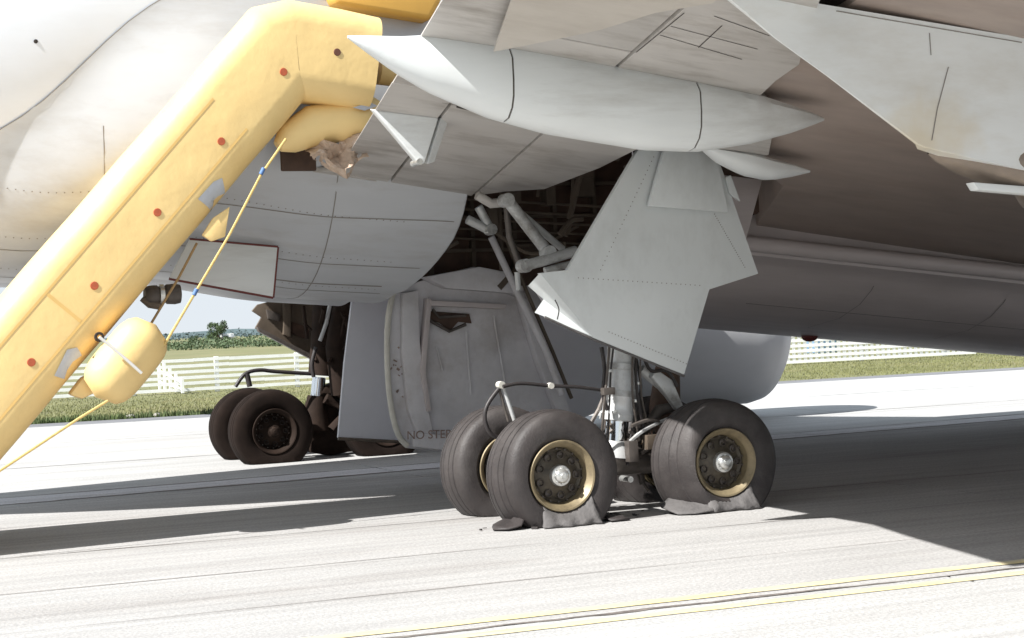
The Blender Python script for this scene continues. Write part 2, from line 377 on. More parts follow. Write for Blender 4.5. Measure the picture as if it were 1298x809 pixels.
fair_f = from_bm('wing_fairing', loft_bm(fair_rings(-1), closed=False), M['fair'], root, smooth_=True)
# rolled edge of the fairing at the bay
tube('fairing_edge', [Vector(fair(fend(R_(t)), R_(t), -.02)) for t in range(0, 58, 3)], .022, M['fair'], fair_o, 8)
# skin seams and a red outlined panel on the fairing
def ribbon(bm, pts, w, off=.004):
    """pts (F, th) on the fairing"""
    L = []
    for i, (F, t) in enumerate(pts):
        a = Vector(fair(*pts[max(i-1, 0)])); b = Vector(fair(*pts[min(i+1, len(pts)-1)])); d = (b-a).normalized()
        p = Vector(fair(F, t, off)); nrm = (Vector(fair(F, t, .1))-Vector(fair(F, t))).normalized(); s = nrm.cross(d)*w/2
        L.append((bm.verts.new(p-s), bm.verts.new(p+s)))
    for (a, b), (c, d) in zip(L[:-1], L[1:]): bm.faces.new((a, b, d, c))
def sub_(p, q, n=14): return [(p[0]+(q[0]-p[0])*i/n, p[1]+(q[1]-p[1])*i/n) for i in range(n+1)]
bm = bmesh.new()
for F in (-3.35, -1.05): ribbon(bm, sub_((F, R_(4)), (F-.1, min(thmax(F)-.03, R_(60)))), .012)
ribbon(bm, sub_((-.0, R_(36)), (-5, R_(33)), 24), .011); ribbon(bm, sub_((.2, R_(49)), (-2.4, R_(46.5)), 24), .012)
ribbon(bm, sub_((-.25, R_(24)), (-5.5, R_(20)), 24), .012); ribbon(bm, sub_((-.3, R_(28)), (-1.5, R_(27)), 12), .02)
from_bm('skin_seam', bm, M['seamm'], fair_o, kind='stuff')
# hinged panel with a red painted edge, hanging clear of the skin
hp_ = [(-1.64, 3.3, 2.743), (-1.713, 3.3, 2.22), (-2.787, 3.3, 2.449), (-2.561, 3.3, 2.844)]
hpn = prism('hinged_panel', hp_, (0, .035, 0), M['canoe'], root, .004)
for a, b in ((0, 1), (1, 2), (3, 0)): tube('red_edge', [Vector(hp_[a])+Vector((0, .012, 0)), Vector(hp_[b])+Vector((0, .012, 0))], .015, M['dark_red'], hpn, 6)
# rivet heads on the fairing
bm = bmesh.new()
for th0 in (26.2, 37.4, 48):
    for k in range(60):
        F = -.35-.075*k; p = Vector(fair(F, R_(th0), .001)); q = (Vector(fair(F, R_(th0), .1))-p).normalized()
        bmesh.ops.create_circle(bm, cap_ends=True, radius=.008, segments=6, matrix=Matrix.Translation(p+q*.003) @ q.to_track_quat('Z', 'Y').to_matrix().to_4x4())
from_bm('rivet', bm, M['seamm'], fair_o, kind='stuff')
# seam strip where the fairing dies into the fuselage
bm = bmesh.new(); ribbon(bm, [(F/10, thmax(F/10)-.003) for F in range(-92, -4, 2)], .008, .002)
from_bm('fairing_lip', bm, M['seamm'], fair_o)
# small drain mast on the fuselage side
lathe('drain_mast', [(0, 0), (.022, 0), (.018, -.018), (0, -.02)], (-4.068, 5.5-math.sqrt(frad(-4.068)**2-(zcen(-4.068)-4.754)**2)+.01, 4.754), M['gap'], root, 'y', 12)

# forward belly with the ledge under the wing root
def belly_ring(F, s=1):
    z = zb(F)
    prof = [(2.74, 1.40), (2.66, 1.1), (2.56, .94), (2.50, .80), (2.52, .68), (2.70, .62), (2.80, .56), (2.90, .46), (3.15, .30), (3.6, .14), (4.3, .04), (5.5, 0)]
    if F > 12: prof = [(a+(F-12)*.05, b) for a, b in prof]
    pts = [(F, a, z+b) for a, b in prof]
    return pts + [(F, 11-a, z+b) for a, b in prof[-2::-1]]
bel = from_bm('belly_fairing', loft_bm([belly_ring(F) for F in (3.35, 4.5, 6, 8, 10, 12, 14, 17, 20)], closed=True), M['belly'], root, ang=28)
bm = bmesh.new()
def belly_pt(F, k, off=.004):
    a = belly_ring(F); i = int(k); t = k-i; p, q = Vector(a[i]), Vector(a[i+1]); n_ = (q-p).cross(Vector((1, 0, 0))).normalized()
    if n_.y > 0 and n_.z > 0: n_ = -n_
    return p.lerp(q, t)+Vector((0, -abs(n_.y), -abs(n_.z)))*off
def strip_(pts, w):
    L = []
    for i, p in enumerate(pts):
        d = (pts[min(i+1, len(pts)-1)]-pts[max(i-1, 0)]).normalized(); s_ = d.cross(Vector((0, -.75, -.66))).normalized()*w/2; L.append((bm.verts.new(p-s_), bm.verts.new(p+s_)))
    for (a, b), (c, d) in zip(L[:-1], L[1:]): bm.faces.new((a, b, d, c))
for F in (5.4, 7.3, 9.6): strip_([belly_pt(F, k/4) for k in range(26, 43)], .014)
strip_([belly_pt(F/2, 8.6) for F in range(8, 26)], .010)
from_bm('skin_seam', bm, M['bseam'], bel, kind='stuff')
tube('wing_root_ledge', [(F, 2.48-.004*F, zb(F)+.80) for F in (3.4, 4.5, 6, 8, 10, 12, 14)], .09, M['belly'], bel, 12)
lathe('belly_beacon', [(.11, .05), (.11, -.0), (.09, -.03), (.05, -.05), (0, -.055)], (6.191, 5.5, 1.48), M['dark_red'], root, 'z', 16)
# wheel bay box
WZ = 4.15
bm = bmesh.new()
for c, s in (((1.5, 5.42, 3.3), (4.2, .06, 2.0)), ((1.9, 1.9, 4.62), (3.9, 7.2, .06))): box_bm(c, s, bm)
prism_bm([(-.75, a, b) for a, b in ((5.45, 2.5), (4.4, 2.62), (3.7, 2.95), (3.15, 3.5), (2.95, 4.6), (5.45, 4.6))], (-.04, 0, 0), bm=bm)
prism_bm([(3.62, 5.4, 2.3), (3.62, 2.9, 2.9), (3.62, .2, 3.25), (3.62, -.3, 4.6), (3.62, 5.4, 4.6)], (.04, 0, 0), bm=bm)
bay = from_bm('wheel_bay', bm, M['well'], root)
bm = bmesh.new()
for k in range(7): box_bm((-.3+.55*k, 5.35, 3.3), (.05, .1, 1.9), bm)
for z in (2.75, 3.15, 3.55): box_bm((1.5, 5.34, z), (4.1, .08, .04), bm)
for k in range(6): box_bm((1.5, .5+.85*k, 4.56), (4.2, .06, .12), bm)
for k in range(5): tube_bm([(-.5, 5.26-.09*k, 3.0+.11*k), (3.5, 5.26-.09*k, 2.75+.11*k)], .016, 6, bm)
rr = random.Random(41)
for k in range(34):
    p = Vector((rr.uniform(-.2, 3.2), rr.uniform(3.6, 5.2), rr.uniform(2.6, 4.3))); d_ = Vector((rr.gauss(0, .6), rr.gauss(0, .15), rr.gauss(0, .5)))
    tube_bm(smooth_path([p, p+d_*.5+Vector((0, 0, rr.gauss(0, .1))), p+d_]), rr.uniform(.012, .04), 6, bm)
for k in range(9): box_bm((rr.uniform(0, 3), rr.uniform(4.4, 5.2), rr.uniform(2.7, 4.2)), (rr.uniform(.1, .35), .2, rr.uniform(.1, .3)), bm, .01)
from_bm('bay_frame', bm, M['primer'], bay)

# wing lower surface: plane z = 3.568 - .15 x - .11 y
def wz(F, I): return 3.568 - .15*F - .11*I
wing = empty('wing', (0, 0, 3)); wing.parent = root; wing.matrix_parent_inverse = Matrix.Translation(-root.location)
def wedge(name, pts, th, m, dz=0., par=root, bev=.004):
    # like wpoly, with its own thickness at every corner
    bm = bmesh.new(); a = [bm.verts.new((F, I, wz(F, I)+dz)) for F, I in pts]; b = [bm.verts.new((F, I, wz(F, I)+dz+t)) for (F, I), t in zip(pts, th)]
    n = len(pts); fs = [bm.faces.new(a[::-1]), bm.faces.new(b)] + [bm.faces.new((a[i], a[(i+1) % n], b[(i+1) % n], b[i])) for i in range(n)]
    if bev: bmesh.ops.bevel(bm, geom=bm.edges[:], offset=bev, segments=1, affect='EDGES', clamp_overlap=True)
    return from_bm(name, bm, m, par, ang=35)
def wpoly(name, pts, th, m, dz=0., par=root, bev=.01):
    return prism(name, [(F, I, wz(F, I)+dz) for F, I in pts], (0, 0, th), m, par, bev)
bpy.data.objects.remove(wing)
wing = wpoly('wing', [(3.75, 2.72), (13, 2.72), (7.4, -5.4), (-.4, -16), (-3.0, -16), (1.0, -5.6), (.55, -4.4), (.75, -2.9), (1.55, -.35), (3.0, .9)], .5, M['brown'], .10)
wing_f = prism('wing', [(3.4, 8.3, 3.2), (8.4, 8.3, 2.4), (2.2, 17.5, 3.9), (-.6, 27, 5.2), (-3, 27, 5.5), (-.4, 16.5, 4.4), (-1.6, 8.3, 3.6)], (0, 0, .45), M['brown'], root, .01)
# flap in spanwise panels, each a slab with an open gap to its neighbour
def te(I): return -1.15-.158*(2.77-I)
def s1(I): return -.563-.153*(2.88-I)
def s2(I): return .36-.137*(2.77-I)
g = .014
wedge('flap_panel', [(te(2.86), 2.86), (s1(2.86)-g, 2.86), (s1(-.6)-g, -.6), (te(-.6), -.6)], (.012, .1, .1, .012), M['flap'])
wedge('flap_panel', [(te(-.62), -.62), (s1(-.62)-g, -.62), (s1(-5.5)-g, -5.5), (-3.15, -5.5), (-2.4, -3.6), (te(-2.75), -2.75)], (.012, .1, .1, .012, .012, .012), M['flap'], -.004)
wpoly('flap_panel', [(s1(2.86)+g, 2.86), (s2(2.8)-g, 2.8), (s2(-2.38)-g, -2.38), (s1(-2.38)+g, -2.38)], .12, M['flap'])
wpoly('flap_panel', [(s1(-2.40)+g, -2.40), (s2(-2.40)-g, -2.40), (s2(-5.5)-g, -5.5), (s1(-5.5)+g, -5.5)], .12, M['flap'], .003)
wpoly('flap_panel', [(s2(2.78)+g, 2.78), (0.57, 2.405), (0.869, 2.067), (0.964, 0.948), (0.948, -0.247), (1.95, -.15), (2.06, -0.377), (1.79, -0.881), (1.604, -1.307), (1.438, -1.516), (1.058, -1.871), (0.937, -2.356), (0.869, -2.815), (.55, -3.4), (.1, -4.4), (s2(-5.5)+g, -5.5)], .14, M['flap'])
# outboard flap slab that hangs a little lower
wedge('outboard_flap', [(-1.391, -2.114), (-1.091, -2.669), (-0.923, -3.001), (-0.754, -3.536), (-0.499, -3.917), (-.9, -5.45), (-2.35, -5.45), (-1.712, -3.243)], (.02, .06, .06, .06, .06, .06, .02, .02), M['tan'], -.10)
# open gap filler above the flap so the joints read dark
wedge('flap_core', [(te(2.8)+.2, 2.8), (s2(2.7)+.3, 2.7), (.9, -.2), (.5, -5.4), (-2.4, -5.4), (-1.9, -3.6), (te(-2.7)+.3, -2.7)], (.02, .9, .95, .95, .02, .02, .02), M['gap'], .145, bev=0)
# access panel lines and stiffeners on the flap
bm = bmesh.new()
def wline(p, q, w=.012, dz=-.003):
    p = Vector((*p, wz(*p)+dz)); q = Vector((*q, wz(*q)+dz)); d = (q-p).normalized(); s = Vector((0, 0, 1)).cross(d).normalized()*w/2; u = Vector((0, 0, .002))
    vs = [bm.verts.new(x) for x in (p-s, q-s, q+s, p+s)]; bm.faces.new(vs)
for a, b in [[(-0.44, -3.387), (-0.332, -2.415)], [(0.014, -2.767), (-0.081, -3.295)], [(-0.387, -3.084), (0.406, -2.971)], [(-0.366, -2.87), (0.43, -2.696)], [(-0.228, -3.441), (0.323, -3.281)], [(-0.88, -0.352), (-0.664, -0.323)], [(-1.128, -0.3), (-0.169, -0.301)], [(-1.736, -0.831), (-1.274, -0.693)]]: wline(a, b, .009)
from_bm('panel_line', bm, M['gap'], root, kind='stuff')
prism('hinge_cover', [(F, I, wz(F, I)-.004) for F, I in [(-0.999, -0.301), (-1.018, -0.484), (-0.737, -0.361), (-0.742, -0.243)]], (0, 0, -.02), M['gap'], root, .003)
# wedge fairing that hangs under the trailing edge
a, b, c = (-1.567, 0.245, 3.776), (-0.989, 0.156, 3.699), (-1.178, 0.2, 3.291)
a, b, c = Vector(a), Vector(b), Vector(c)
prism('hinge_fairing', [a, b, c+Vector((.05, 0, 0)), c], (0, .14, .03), M['canoe'], root, .02, 3)
prism('hinge_fairing', [b+Vector((.02, .0, 0)), b+Vector((.13, .12, -.02)), c+Vector((.19, .12, .03)), c+Vector((.08, 0, 0))], (0, .12, .02), M['canoe'], root, .01)
tube('hinge_pin', [c+Vector((.0, -.02, .02)), c+Vector((.0, .16, .02))], .03, M['silver'], root, 12)

# flap track fairings (canoes): three shells each, joints left open
def canoe_sec(F, I, top, dep, hw):
    zt = wz(F, I)+top
    pr = [(0, 0), (.75, .0), (1., -.16), (1.02, -.45), (.97, -.68), (.80, -.84), (.45, -.965), (0, -1.)]
    pts = [(F, I-a*hw, zt+b*dep) for a, b in pr]
    return pts + [(F, I+a*hw, zt+b*dep) for a, b in pr[-2:0:-1]]
def interp(tab, F):
    for p, q in zip(tab[:-1], tab[1:]):
        if F <= q[0]:
            t = (F-p[0])/(q[0]-p[0]); t = max(0, min(1, t)); return [p[i]+(q[i]-p[i])*t for i in range(1, 4)]
    return tab[-1][1:]
def canoe(tab, I, cuts, name):
    par = None
    for a, b in zip(cuts[:-1], cuts[1:]):
        n = max(4, int((b-a)/.09)); rings = []
        for i in range(n+1):
            F = a+(b-a)*i/n; t, d, h = interp(tab, F); rings.append(canoe_sec(F, I, t, max(d, .004), max(h, .003)))
        o = from_bm(name if par is None else 'fairing_shell', loft_bm(rings), M['canoe'], par or root, ang=34)
        par = par or o
    return par
tabc = [(-2.44, -.07, .02, .008), (-2.3, -.05, .12, .045), (-2.05, -.02, .28, .095), (-1.8, .03, .43, .145), (-1.3, .03, .55, .225), (-.8, .03, .60, .25), (0, .03, .60, .25), (.5, .03, .54, .24), (1., .03, .40, .19), (1.4, .0, .22, .11), (1.62, -.02, .10, .05), (1.74, -.04, .02, .01)]
canoe(tabc, -1.8, [-1.190, .418], 'flap_track_fairing')
for o in [x for x in root.children if x.name.startswith('flap_track_fairing')]: first = o
def shell(tab, I, a, b, par):
    n = max(4, int((b-a)/.08)); rings = []
    for i in range(n+1):
        F = a+(b-a)*i/n; t, d, h = interp(tab, F); rings.append(canoe_sec(F, I, t, max(d, .004), max(h, .003)))
    return from_bm('fairing_shell', loft_bm(rings), M['canoe'], par, ang=34)
shell(tabc, -1.8, -2.44, -1.206, first); shell(tabc, -1.8, .434, 1.74, first)
tabk = [(a, b-.012, c*.965, d*.965) for a, b, c, d in tabc]
n = 8
from_bm('joint_core', loft_bm([canoe_sec(F, -1.8, *interp(tabk, F)) for F in (-1.25, -1.15)]), M['steel'], first)
from_bm('joint_core', loft_bm([canoe_sec(F, -1.8, *interp(tabk, F)) for F in (.38, .46)]), M['steel'], first)
tab2 = [(1.45, .02, .02, .05), (1.65, .02, .13, .13), (1.9, .02, .20, .17), (2.15, .0, .19, .15), (2.4, -.01, .11, .09), (2.6, -.03, .02, .01)]
canoe(tab2, -.22, [1.45, 2.6], 'flap_track_fairing')

# near engine pylon tail and exhaust
PI = -3.95
pp = [(-0.542, 4.106), (-0.172, 4.054), (0.335, 3.989), (2.094, 3.794), (2.996, 3.672), (2.94, 2.666), (2.041, 2.814), (1.163, 2.983), (1.103, 3.006), (0.374, 3.481), (-0.03, 3.731)]
pth = (.05, .2, .34, .34, .34, .34, .34, .10, .02, .015, .015)
bm = bmesh.new(); pa = [bm.verts.new((F, PI, Z)) for F, Z in pp]; pb = [bm.verts.new((F, PI+t, Z+(.05*t if t < .1 else 0))) for (F, Z), t in zip(pp, pth)]
bm.faces.new(pa[::-1]); bm.faces.new(pb)
for i in range(len(pp)): bm.faces.new((pa[i], pa[(i+1) % len(pp)], pb[(i+1) % len(pp)], pb[i]))
bmesh.ops.bevel(bm, geom=bm.edges[:], offset=.006, segments=1, affect='EDGES', clamp_overlap=True)
py = from_bm('engine_pylon', bm, M['pylon'], root, ang=20)
bm = bmesh.new()
for p, q in [[(1.398, -3.954, 3.565), (1.285, -3.954, 3.262)], [(1.285, -3.954, 3.262), (1.225, -3.954, 3.034)], [(1.245, -3.954, 3.807), (1.25, -3.954, 3.648)], [(0.461, -3.954, 3.942), (2.067, -3.954, 3.758)]]: tube_bm([p, q], .004, 4, bm)
from_bm('panel_line', bm, M['seamm'], py, kind='stuff')
tip = Vector((1.339, -3.75, 2.994)); ax = Vector((1, 0, -.105)).normalized()
tl = ax.to_track_quat('X', 'Z').to_matrix()
ex = lathe('engine', [(.01, 0), (.06, .08), (.13, .3), (.19, .6), (.24, .9), (.36, 1.05), (.50, 1.3), (.56, 1.9), (.6, 2.5), (1.1, 2.55), (1.2, 3.4), (1.25, 5.0), (1.2, 6.6), (1.1, 7.0), (1.0, 6.9), (.95, 6.2)], tip+Vector((0, 0, -.03)), M['exh'], root, 'x', 40, tilt=tl)
prism('nozzle_fin', [(1.62, -3.9, 2.735), (2.077, -3.9, 2.702), (2.31, -3.9, 2.682), (2.307, -3.9, 2.623), (2.073, -3.9, 2.643), (1.659, -3.9, 2.677)], (0, .1, 0), M['canoe'], ex, .01)
# far engine
fc = Vector((9.72, 12.7, 1.44)); ax2 = Vector((1, 0, -.10)).normalized(); tl2 = ax2.to_track_quat('X', 'Z').to_matrix()
lathe('engine', [(.96, -.25), (1.02, -.02), (1.10, .02), (1.18, -.04), (1.25, -.25), (1.29, -.7), (1.30, -1.6), (1.30, -3.2), (1.25, -4.6), (1.1, -6.0), (.9, -6.4), (.6, -6.5), (.4, -8)], fc, M['nac'], root, 'x', 64, tilt=tl2)

# ------------------------------------------------ landing gear doors
dI = .5
door = prism('gear_door', [(1.086, 0.3, 3.47), (1.285, 0.3, 3.426), (1.874, 0.3, 3.44), (1.982, 0.3, 3.159), (2.304, 0.3, 2.223), (1.756, 0.3, 2.088), (1.443, 0.3, 1.288), (0.498, 0.3, 1.682), (-0.011, 0.3, 2.297), (0.27, 0.3, 2.318)], (0, .07, 0), M['door'], root, .008)
crn = [(-0.011, 0.3, 2.297), (0.498, 0.3, 1.689), (-0.067, 0.3, 1.937), (0.026, 0.3, 2.057), (-0.126, 0.3, 2.185)]
bm = bmesh.new(); cv = [Vector(p) for p in crn]
cv[2] += Vector((.06, .17, 0)); cv[3] += Vector((.05, .14, 0)); cv[4] += Vector((.06, .16, 0))
prism_bm(cv, (.02, .04, 0), bm=bm); from_bm('bent_door_corner', bm, M['door'], door, ang=30)
tube('door_edge_strip', [(0.027, 0.32, 1.891), (0.507, 0.32, 1.667), (1.453, 0.32, 1.273)], .012, M['rubber_in'], door, 6)
prism('door_panel', [(1.322, 0.22, 3.514), (1.845, 0.22, 3.424), (1.954, 0.22, 2.819), (1.099, 0.22, 2.891)], (0, .05, 0), M['door'], door, .008)
prism('door_panel', [(1.965, 0.27, 3.157), (2.027, 0.27, 3.179), (2.119, 0.27, 2.927), (2.009, 0.27, 2.997)], (0, .03, 0), M['door'], door, .004)
tube('cable', smooth_path([(0.083, 0.2, 2.045), (0.119, 0.2, 1.957), (0.098, 0.2, 1.864)], 4), .006, M['hose'], door, 5)
bm = bmesh.new()
for p, q in [[(1.227, 0.29, 3.38), (0.595, 0.29, 2.287)], [(1.838, 0.29, 2.819), (2.16, 0.29, 2.28)], [(0.35, 0.29, 2.243), (1.675, 0.29, 2.128)], [(0.65, 0.29, 1.734), (1.484, 0.29, 1.384)]]:
    for k in range(26):
        c = Vector(p).lerp(Vector(q), (k+.5)/26); bmesh.ops.create_circle(bm, cap_ends=True, radius=.006, segments=6, matrix=Matrix.Translation(c+Vector((0, .007, 0))) @ Matrix.Rotation(math.pi/2, 4, 'X'))
from_bm('rivet', bm, M['seamm'], door, kind='stuff')
# strip door between the leg and the bay
prism('gear_door', [(2.73, 1.6, 3.3), (3.187, 1.6, 3.247), (2.964, 1.6, 2.634), (2.765, 1.6, 2.654)], (0, .05, 0), M['belly'], root, .008)
# inboard door, seen from inside, hanging from the keel
iI = 4.9
idr = prism('inboard_gear_door', [(0.189, 5.02, 2.29), (0.668, 5.02, 2.424), (1.226, 5.02, 2.539), (1.632, 5.02, 2.462), (1.943, 5.02, 2.022), (2.201, 5.02, 1.244), (2.337, 5.02, 0.563), (2.237, 5.02, 0.223), (1.325, 5.02, 0.268), (0.281, 5.02, 0.433), (0.154, 5.02, 0.655), (0.086, 5.02, 1.074), (0.08, 5.02, 1.813)], (0, .06, 0), M['inner'], root, .01)
def ip(name, px, d, m=M['inner'], y=5.02, bev=.012): return prism(name, px, (0, -d, 0), m, idr, bev)
tube('edge_seal', smooth_path([(0.181, 4.97, 2.27), (0.11, 4.97, 1.996), (0.074, 4.97, 1.629), (0.073, 4.97, 1.168), (0.114, 4.97, 0.797), (0.182, 4.97, 0.572), (0.275, 4.97, 0.464)], 4), .036, M['seal'], idr, 8)
ip('door_rib', [(0.276, 5.02, 2.25), (0.474, 5.02, 2.281), (0.467, 5.02, 1.704), (0.497, 5.02, 1.051), (0.585, 5.02, 0.599), (0.414, 5.02, 0.536), (0.292, 5.02, 0.878), (0.243, 5.02, 1.529)], .10)
ip('door_rib', [(0.568, 5.02, 2.184), (0.627, 5.02, 2.164), (0.509, 5.02, 1.33), (0.557, 5.02, 0.862), (0.507, 5.02, 0.846), (0.45, 5.02, 1.333)], .14, M['belly'])
ip('door_rib', [(0.606, 5.02, 2.155), (1.573, 5.02, 2.074), (1.55, 5.02, 2.018), (0.603, 5.02, 2.09)], .16, M['belly'])
ip('door_rib', [(0.52, 5.02, 2.428), (1.226, 5.02, 2.53), (1.652, 5.02, 2.442), (1.823, 5.02, 2.122), (1.62, 5.02, 2.205), (0.812, 5.02, 2.288)], .18)
ip('door_rib', [(1.723, 5.02, 2.202), (1.849, 5.02, 2.236), (2.109, 5.02, 1.537), (2.347, 5.02, 0.755), (2.215, 5.02, 0.667), (1.954, 5.02, 1.352)], .14)
ip('door_rib', [(0.339, 5.02, 0.615), (1.539, 5.02, 0.462), (2.16, 5.02, 0.382), (2.154, 5.02, 0.248), (1.325, 5.02, 0.277), (0.331, 5.02, 0.449)], .12)
ip('latch_recess', [(0.59, 4.99, 2.034), (1.128, 4.99, 1.976), (1.153, 4.99, 1.862), (0.982, 4.99, 1.888), (0.867, 4.99, 1.78), (0.742, 4.99, 1.888), (0.595, 4.99, 1.922)], .012, M['well'], bev=.002)
tube('latch_arm', [(0.587, 4.94, 1.931), (0.848, 4.94, 1.78), (1.062, 4.94, 1.856)], .02, M['steel'], idr, 6)
tube('latch_arm', [(0.651, 4.94, 2.049), (0.726, 4.94, 1.953), (1.067, 4.94, 1.959)], .018, M['steel'], idr, 6)
tube('door_strut', [(1.335, 4.7, 2.876), (1.639, 4.7, 2.213), (1.966, 4.7, 1.542), (2.167, 4.7, 0.965)], .045, M['inner'], idr, 8)
tube('door_strut', [(1.538, 4.75, 2.875), (1.792, 4.75, 2.191), (2.09, 4.75, 1.48), (2.313, 4.75, 0.908)], .025, M['primer'], idr, 8)
tube('door_strut', [(1.494, 4.8, 3.236), (1.498, 4.8, 2.879), (1.5, 4.8, 2.484)], .035, M['primer'], idr, 8)
for i, (p, q) in enumerate([[(0.693, 5, 1.601), (0.76, 5, 1.317)], [(1.082, 5, 1.771), (1.108, 5, 1.018)], [(1.446, 5, 1.945), (1.56, 5, 1.087)]]):
    tube('stiffener', [Vector(p)-Vector((0, .01, 0)), Vector(q)-Vector((0, .01, 0))], .014, M['inner'], idr, 6)
bm = bmesh.new()
for k in range(28):
    p = Vector((0.31, 4.995, 1.266))+Vector((random.gauss(0, .09), 0, random.gauss(0, .12)))
    box_bm(p, (random.uniform(.01, .05), .006, random.uniform(.008, .03)), bm, 0, Matrix.Rotation(random.uniform(-1, 1), 3, 'Y'))
from_bm('oil_spot', bm, M['faint'], idr, kind='stuff')
def text(s, name, loc, size, m, parent, rx=math.pi/2, ry=0., rz=0.):
    cu = bpy.data.curves.new(name, 'FONT'); cu.body = s; cu.size = size; cu.extrude = .003
    to = bpy.data.objects.new(name, cu); COL.objects.link(to)
    dg = bpy.context.evaluated_depsgraph_get(); me = bpy.data.meshes.new_from_object(to.evaluated_get(dg))
    bpy.data.objects.remove(to); bpy.data.curves.remove(cu)
    me.transform(Matrix.Translation(loc) @ Matrix.Rotation(ry, 4, 'Y') @ Matrix.Rotation(rz, 4, 'Z') @ Matrix.Rotation(rx, 4, 'X'))
    me.materials.clear(); return link(name, me, m, parent)
text('NO STEP', 'lettering', (0.24, 4.89, 0.544), .14, M['faint'], idr, ry=.03)
# its twin on the far side, outer face towards us
td = prism('inboard_gear_door', [(0.116, 6.3, 2.316), (0.623, 6.3, 2.338), (2.154, 6.3, 2.147), (2.815, 6.3, 2.001), (3.685, 6.3, 1.574), (3.714, 6.3, 0.719), (2.741, 6.3, 0.437), (1.851, 6.3, 0.323), (0.61, 6.3, 0.436), (-0.157, 6.3, 0.525), (-0.035, 6.3, 1.443)], (0, .06, 0), M['farside'], root, .012)
tube('door_lip', [(-0.164, 6.28, 0.517), (0.602, 6.28, 0.427), (1.199, 6.28, 0.367)], .02, M['primer'], td, 6)

# ------------------------------------------------ retraction struts in the bay
brace = tube('side_brace', [(0.421, 2, 3.096), (0.844, 2, 2.556)], .062, M['strut'], root, 12)
tube('brace_rod', [(0.581, 2.1, 2.989), (1.061, 2.1, 2.589)], .038, M['strut'], brace, 10)
tube('brace_link', [(0.53, 1.9, 2.422), (0.76, 1.9, 2.472), (1.119, 1.9, 2.56)], .055, M['strut'], brace, 10)
tube('brace_link', [(0.755, 1.9, 2.368), (1.077, 1.9, 2.432)], .035, M['strut'], brace, 8)
tube('brace_rod', [(0.487, 2.2, 3.095), (0.506, 2.2, 2.738), (0.639, 2.2, 2.368)], .035, M['steel'], brace, 8)
tube('brace_rod', [(0.577, 2.2, 2.37), (0.586, 2.2, 2.182)], .03, M['strut'], brace, 8)
tube('brace_link', [(0.207, 2.3, 3.18), (0.361, 2.3, 3.089), (0.521, 2.3, 3.103)], .05, M['flap'], brace, 8)
for p in [(0.382, 1.95, 3.093), (0.821, 1.95, 2.554), (0.551, 1.95, 2.424)]: lathe('pivot', [(0, -.07), (.07, -.07), (.07, .07), (0, .07)], p, M['strut'], brace, 'y', 14)
ab = tube('door_actuator', [(0.33, 2.9, 2.969), (0.578, 2.9, 2.847)], .05, M['strut'], root, 8)
tube('actuator_arm', [(0.462, 2.9, 3.102), (0.588, 2.9, 2.864)], .05, M['strut'], ab, 8)
lathe('pivot', [(0, -.06), (.06, -.06), (.06, .06), (0, .06)], (0.567, 2.85, 2.852), M['silver'], ab, 'y', 12)

# ------------------------------------------------ wheels
WX = [.0, 1.69]; ZH = .452; RT = .597; TW = .48
def tyre_bm(flat, seed, twist=0.):
    rnd = random.Random(seed)
    hw = TW/2; prof = []
    # outer bead -> sidewall -> tread -> inner bead
    half = [(.295, -.165), (.325, -.215), (.375, -.240), (.44, -.243), (.51, -.234), (.552, -.215), (.572, -.192), (.582, -.165), (.586, -.13), (.576, -.126), (.576, -.114), (.588, -.110), (.594, -.06), (.586, -.056), (.586, -.044), (.596, -.04), (.598, -.0)]
    prof = half + [(r, -h) for r, h in half[-2::-1]]
    bm = lathe_bm(prof, (0, 0, 0), 'y', 72)
    for v in bm.verts:
        r = math.hypot(v.co.x, v.co.z)
        if twist and r > .34:                      # collapsed carcass: the outer shoulder is dragged in towards the flange
            w = max(0., (-v.co.x*.97-v.co.z*.22)/r)**1.3; k = max(0., min(1., (.12-v.co.y)/.36))
            r2 = max(.345+.02*(r-.34), r - twist*w*k**1.2*(r-.30)/.3); v.co.x *= r2/r; v.co.z *= r2/r; v.co.y -= twist*.12*w*k
        d = -ZH - v.co.z
        low = max(0, (-v.co.z-.12)/(ZH-.12))
        if v.co.z < -ZH+.005: v.co.z = -ZH+.005
        if flat and low > 0:
            s = 1 if v.co.y > 0 else -1; k = min(1, low)**2
            v.co.y += s*k*.045*(1+.5*math.sin(7*v.co.x+seed)) * (1 if abs(v.co.y) > .1 else .3)
        elif low > 0: v.co.y *= 1+.12*min(1, low)**2
    return bm
def rim_parts(x, y, side, par=None):
    """side -1: outer face towards -y"""
    pass
